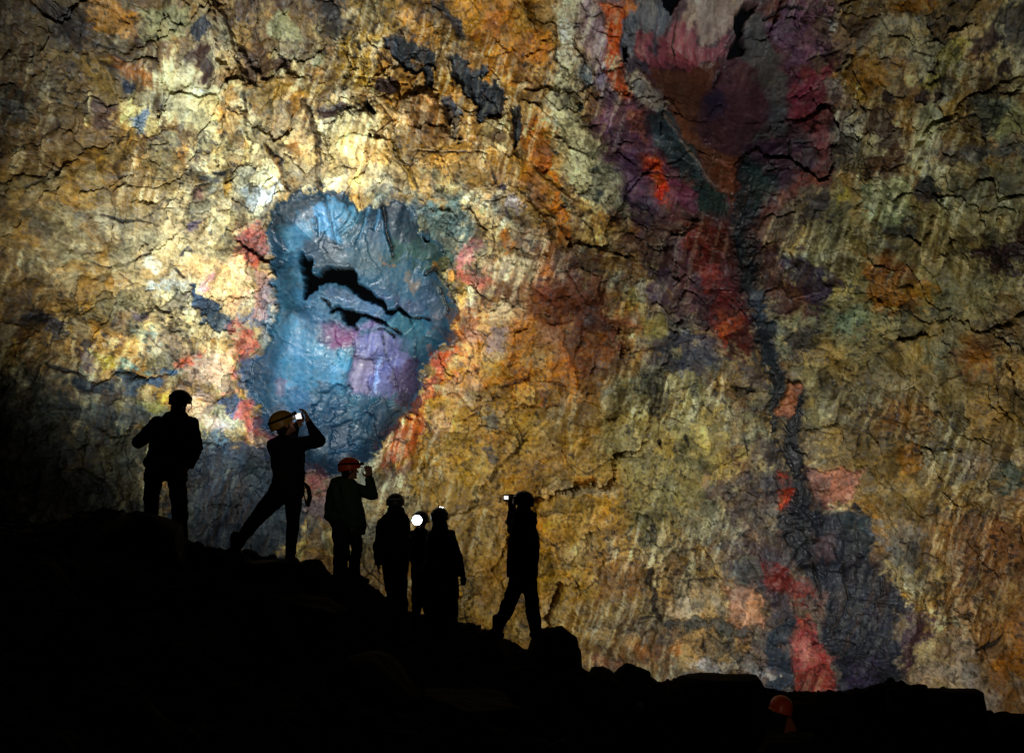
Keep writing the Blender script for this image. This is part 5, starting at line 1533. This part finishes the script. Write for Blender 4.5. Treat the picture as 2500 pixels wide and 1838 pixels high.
# ---- 5: middle, facing the camera with the dazzling headlamp
P = Person((880, 1180), .224, 15.4, 'person facing the camera between two others, face lost behind a dazzling lamp', (640, 1490))
hax = frame(178, -2)
hc = P.p(655, 420)
sh = [P.p(765, 560), P.p(575, 560)]
el = [P.p(800, 750, -.05), P.p(548, 745, -.05)]
wr = [P.p(740, 880, -.16), P.p(600, 880, -.16)]
hip = [P.p(690, 950), P.p(610, 950)]
kn = [P.p(720, 1200), P.p(610, 1200)]
an = [P.p(740, 1440), P.p(615, 1440)]
body_common(P, hc, hax, P.p(655, 500), sh, el, wr, hip, kn, an, [((-.6, -.3, -.6), (0, 1, 0), .3, .8), ((.6, -.3, -.6), (0, 1, 0), .3, .8)])
j = Shape()
j.loft(P.rings([(610, 700, 478, .09), (590, 730, 510, .11), (552, 780, 545, .13), (548, 790, 620, .14), (556, 790, 760, .15), (552, 780, 900, .155), (545, 775, 1010, .155)]))
j.limb([sh[0], el[0], wr[0]], [P.R(50), P.R(46), P.R(36)])
j.limb([sh[1], el[1], wr[1]], [P.R(50), P.R(44), P.R(36)])
j.build('jacket', M_BLACK, P.root, .012, 3, .012, 9)
t = Shape()
t.loft(P.rings([(556, 765, 980, .13), (556, 760, 1060, .13)]))
t.limb([hip[0], kn[0], an[0]], [P.R(66), P.R(58), P.R(50)])
t.limb([hip[1], kn[1], an[1]], [P.R(64), P.R(54), P.R(50)])
t.build('trousers', M_BLACK, P.root, .012, 3, .012, 10)
boots(P, an, 170, 190)
h, fc = helmet(P.root, hc + hax[2] * .03, hax, M_DARKHELM, strap=None)
lc = P.p(640, 402, -.30)
s_ = Shape(); s_.limb([lc + V3((0, .05, 0)), lc + V3((0, .02, 0))], [.055, .060], 20); s_.build('lamp_housing', M_PLASTIC, h, .006, 1)
v, f = [], []
for yy, rr in ((.03, .062), (-.078, .070), (-.078, .076), (.03, .070)):
    v += [(rr * math.cos(q), yy, rr * math.sin(q)) for q in np.linspace(0, 2 * math.pi, 32, endpoint=False)]
for j_ in range(4):
    for k in range(32):
        f.append([j_ * 32 + k, j_ * 32 + (k + 1) % 32, ((j_ + 1) % 4) * 32 + (k + 1) % 32, ((j_ + 1) % 4) * 32 + k])
mesh_local('lamp_rim', v, f, (RIGHT, V3((0, 1, 0)), V3((0, 0, 1))), lc, M_PLASTIC, h)
s_ = Shape(); s_.ell(lc - V3((0, .048, 0)), .068, .012, .068); s_.build('lamp_lens', M_TORCH, h, 0)

# ---- 6: long coat, right of the lamp
P = Person((880, 1180), .224, 14.4, 'person in a long dark coat right of the dazzling lamp, seen from behind', (880, 1530))
hax = frame(8, 6)
hc = P.p(862, 385)
sh = [P.p(775, 560), P.p(975, 560)]
el = [P.p(745, 760, .10), P.p(1055, 790, -.02)]
wr = [P.p(770, 880, .25), P.p(1105, 985, .02)]
hip = [P.p(810, 1000), P.p(930, 1000)]
kn = [P.p(815, 1230), P.p(945, 1230)]
an = [P.p(810, 1470), P.p(950, 1470)]
body_common(P, hc, hax, P.p(862, 470), sh, el, wr, hip, kn, an, [((.2, .8, .0), (1, 0, 0), .3, .8), ((.12, 0, -1), (-1, .2, 0), .3, .7, 1.0, -1)])
j = Shape()
j.loft(P.rings([(800, 935, 405, .09), (782, 952, 450, .11), (770, 962, 500, .12), (735, 1010, 545, .14), (715, 1040, 620, .15), (705, 1050, 760, .16), (690, 1055, 900, .17), (680, 1065, 1050, .18), (690, 1075, 1200, .19), (700, 1068, 1360, .20), (708, 1058, 1480, .205), (712, 1056, 1528, .205)]))
j.limb([sh[0], el[0], wr[0]], [P.R(56), P.R(50), P.R(40)])
j.limb([sh[1], el[1], wr[1]], [P.R(60), P.R(56), P.R(42)])
j.build('long_coat', M_BLACK, P.root, .012, 3, .012, 11)
boots(P, an, -10, 12)
h, fc = helmet(P.root, hc + hax[2] * .03, hax, M_DARKHELM, size=.95)
s_ = Shape()
s_.ell(P.p(866, 262, .02), .013, .012, .012); s_.ell(P.p(890, 264, .02), .013, .012, .012)
s_.build('lamp_lens', M_LAMP, h, 0)
g = Shape(); g.limb([P.p(1112, 1000, .02), P.p(1122, 1050, .02), P.p(1118, 1085, .02)], [P.R(26), P.R(38), P.R(30)]); g.build('pouch', M_BLACK, None, .009, 2)
pouch = bpy.data.objects['pouch']
tag(pouch, 'small dark pouch in the lowered hand of the long coated person', 'pouch')

# ---- 7: striding figure with a camera
P = Person((1180, 1180), .2543, 13.0, 'person striding across a rock while holding a camera with a lit screen to the face', (330, 1430))
hax = frame(-38, 4)
hc = P.p(385, 190)
sh = [P.p(320, 370, .06), P.p(465, 375, -.04)]
el = [P.p(270, 440, .22), P.p(300, 420, .26)]
wr = [P.p(262, 252, .24), P.p(282, 225, .26)]
hip = [P.p(330, 930), P.p(445, 930)]
kn = [P.p(245, 1160), P.p(470, 1175)]
an = [P.p(130, 1410), P.p(505, 1400)]
body_common(P, hc, hax, P.p(395, 300), sh, el, wr, hip, kn, an, [((.02, 0, 1), (.6, -.6, 0), .3, .9, 1.15), ((-.03, .0, 1), (-.6, -.5, 0), .3, .9, 1.15, -1)])
j = Shape()
j.loft(P.rings([(310, 462, 250, .10), (275, 500, 300, .13), (266, 505, 360, .14), (262, 512, 420, .15), (248, 530, 500, .16), (232, 543, 590, .165), (222, 540, 660, .165), (225, 530, 760, .165), (222, 528, 860, .17), (224, 520, 898, .17)]))
j.loft(P.rings([(300, 516, 870, .16), (330, 508, 945, .15)]))
j.limb([P.p(440, 288, -.04), P.p(490, 300, -.04), P.p(494, 335, -.04)], [P.R(36), P.R(26), P.R(24)])
j.limb([sh[0], el[0], wr[0]], [P.R(56), P.R(46), P.R(32)])
j.limb([sh[1], el[1], wr[1]], [P.R(56), P.R(48), P.R(34)])
j.build('jacket', M_BLACK, P.root, .012, 3, .010, 12)
t = Shape()
t.loft(P.rings([(255, 508, 880, .14), (250, 506, 960, .145), (268, 500, 1010, .13)]))
t.limb([hip[0], kn[0], an[0]], [P.R(82), P.R(76), P.R(56)])
t.limb([hip[1], kn[1], an[1]], [P.R(76), P.R(70), P.R(66)])
t.build('trousers', M_BLACK, P.root, .012, 3, .012, 13)
boots(P, an, -75, 50)
helmet(P.root, hc + hax[2] * .02, hax, M_DARKHELM, size=1.0)
cax = frame(12, 0)
cm = bevel_box('camera', (.135, .06, .085), cax, P.p(243, 130, .30), M_PLASTIC, None, .010)
tag(cm, 'camera with a small lit screen held up to the striding person\'s face', 'camera')
v, f = box_lf(-.052, .002, -.0335, -.031, -.020, .024)
mesh_local('screen', v, f, cax, P.p(243, 130, .30), M_SCREEN, cm, False)
s_ = Shape(); s_.limb([P.p(240, 128, .33), P.p(240, 128, .33) + cax[1] * .09], [.036, .034], 18); s_.build('lens', M_PLASTIC, cm, .006, 1)

# ---- 8: lone orange helmet low on the right
P = Person((1800, 1600), .3115, 11.4, 'lone person with a glowing orange helmet half hidden low in the dark at right', (350, 1330))
hax = frame(-4, -4, 16)
hc = P.p(340, 425)
Z = V3((0, 0, 1))
base = hc - Z * .2
sh = [base + V3((-.17, .02, -.08)), base + V3((.17, 0, -.08))]
el = [sh[0] + V3((-.07, .05, -.28)), sh[1] + V3((.07, .04, -.28))]
wr = [el[0] + V3((.05, .16, -.18)), el[1] + V3((-.04, .16, -.18))]
hip = [base + V3((-.09, .0, -.60)), base + V3((.09, 0, -.60))]
kn = [hip[0] + V3((-.02, .05, -.42)), hip[1] + V3((.02, .05, -.42))]
an = [hip[0] + V3((-.02, 0, -.82)), hip[1] + V3((.02, 0, -.82))]
P.root.location = (an[0] + an[1]) / 2 - Z * .09
body_common(P, hc, hax, base, sh, el, wr, hip, kn, an, [((.2, .9, -.3), (1, 0, 0), .3, .7), ((-.2, .9, -.3), (-1, 0, 0), .3, .7, 1.0, -1)])
j = Shape()
AX = (RIGHT, V3((0, 1, 0)))
j.limb([hc - Z * .06, base], [.088, .095])
j.loft([(base + Z * .05, *AX, .09, .09), (base - Z * .01, *AX, .14, .11), (base - Z * .07, *AX, .21, .14), (base - Z * .25, *AX, .225, .155), (base - Z * .5, *AX, .21, .155), (base - Z * .72, *AX, .215, .16)])
for i in (0, 1): j.limb([sh[i], el[i], wr[i]], [.075, .062, .048])
jk = j.build('jacket', M_BLACK, P.root, .012, 3, .010, 14)
# rust coloured back panel of the jacket
b = Shape()
c0 = P.p(385, 455, -.17)
b.loft([(P.p(378, 462, -.15), *AX, .02, .02), (P.p(386, 530, -.165), *AX, .055, .025), (P.p(394, 640, -.17), *AX, .095, .03)])
b.build('back_panel', M_RUSTCOAT, jk, .008, 2)
t = Shape()
t.limb([hip[0], hip[1]], [.13, .13])
for i in (0, 1): t.limb([hip[i], kn[i], an[i]], [.11, .08, .065])
t.build('trousers', M_BLACK, P.root, .012, 3, .010, 15)
boots(P, an, -10, 15)
helmet(P.root, hc + hax[2] * .02, hax, M_ORANGE, size=1.0, strap=None)
# added fill spot beside the camera, made up to brighten that helmet
spot('helmet_fill_spot', (-.5, .3, 1.75), P.p(345, 395), 150, (1.0, .82, .62), 3.4, .6, .02)
# second added fill spot by the camera, faintly lifting the group
spot('group_fill_spot', (.35, .2, 1.72), at(800, 1090, 13.5), 210, (1.0, .86, .68), 14.5, 1.0, .02)
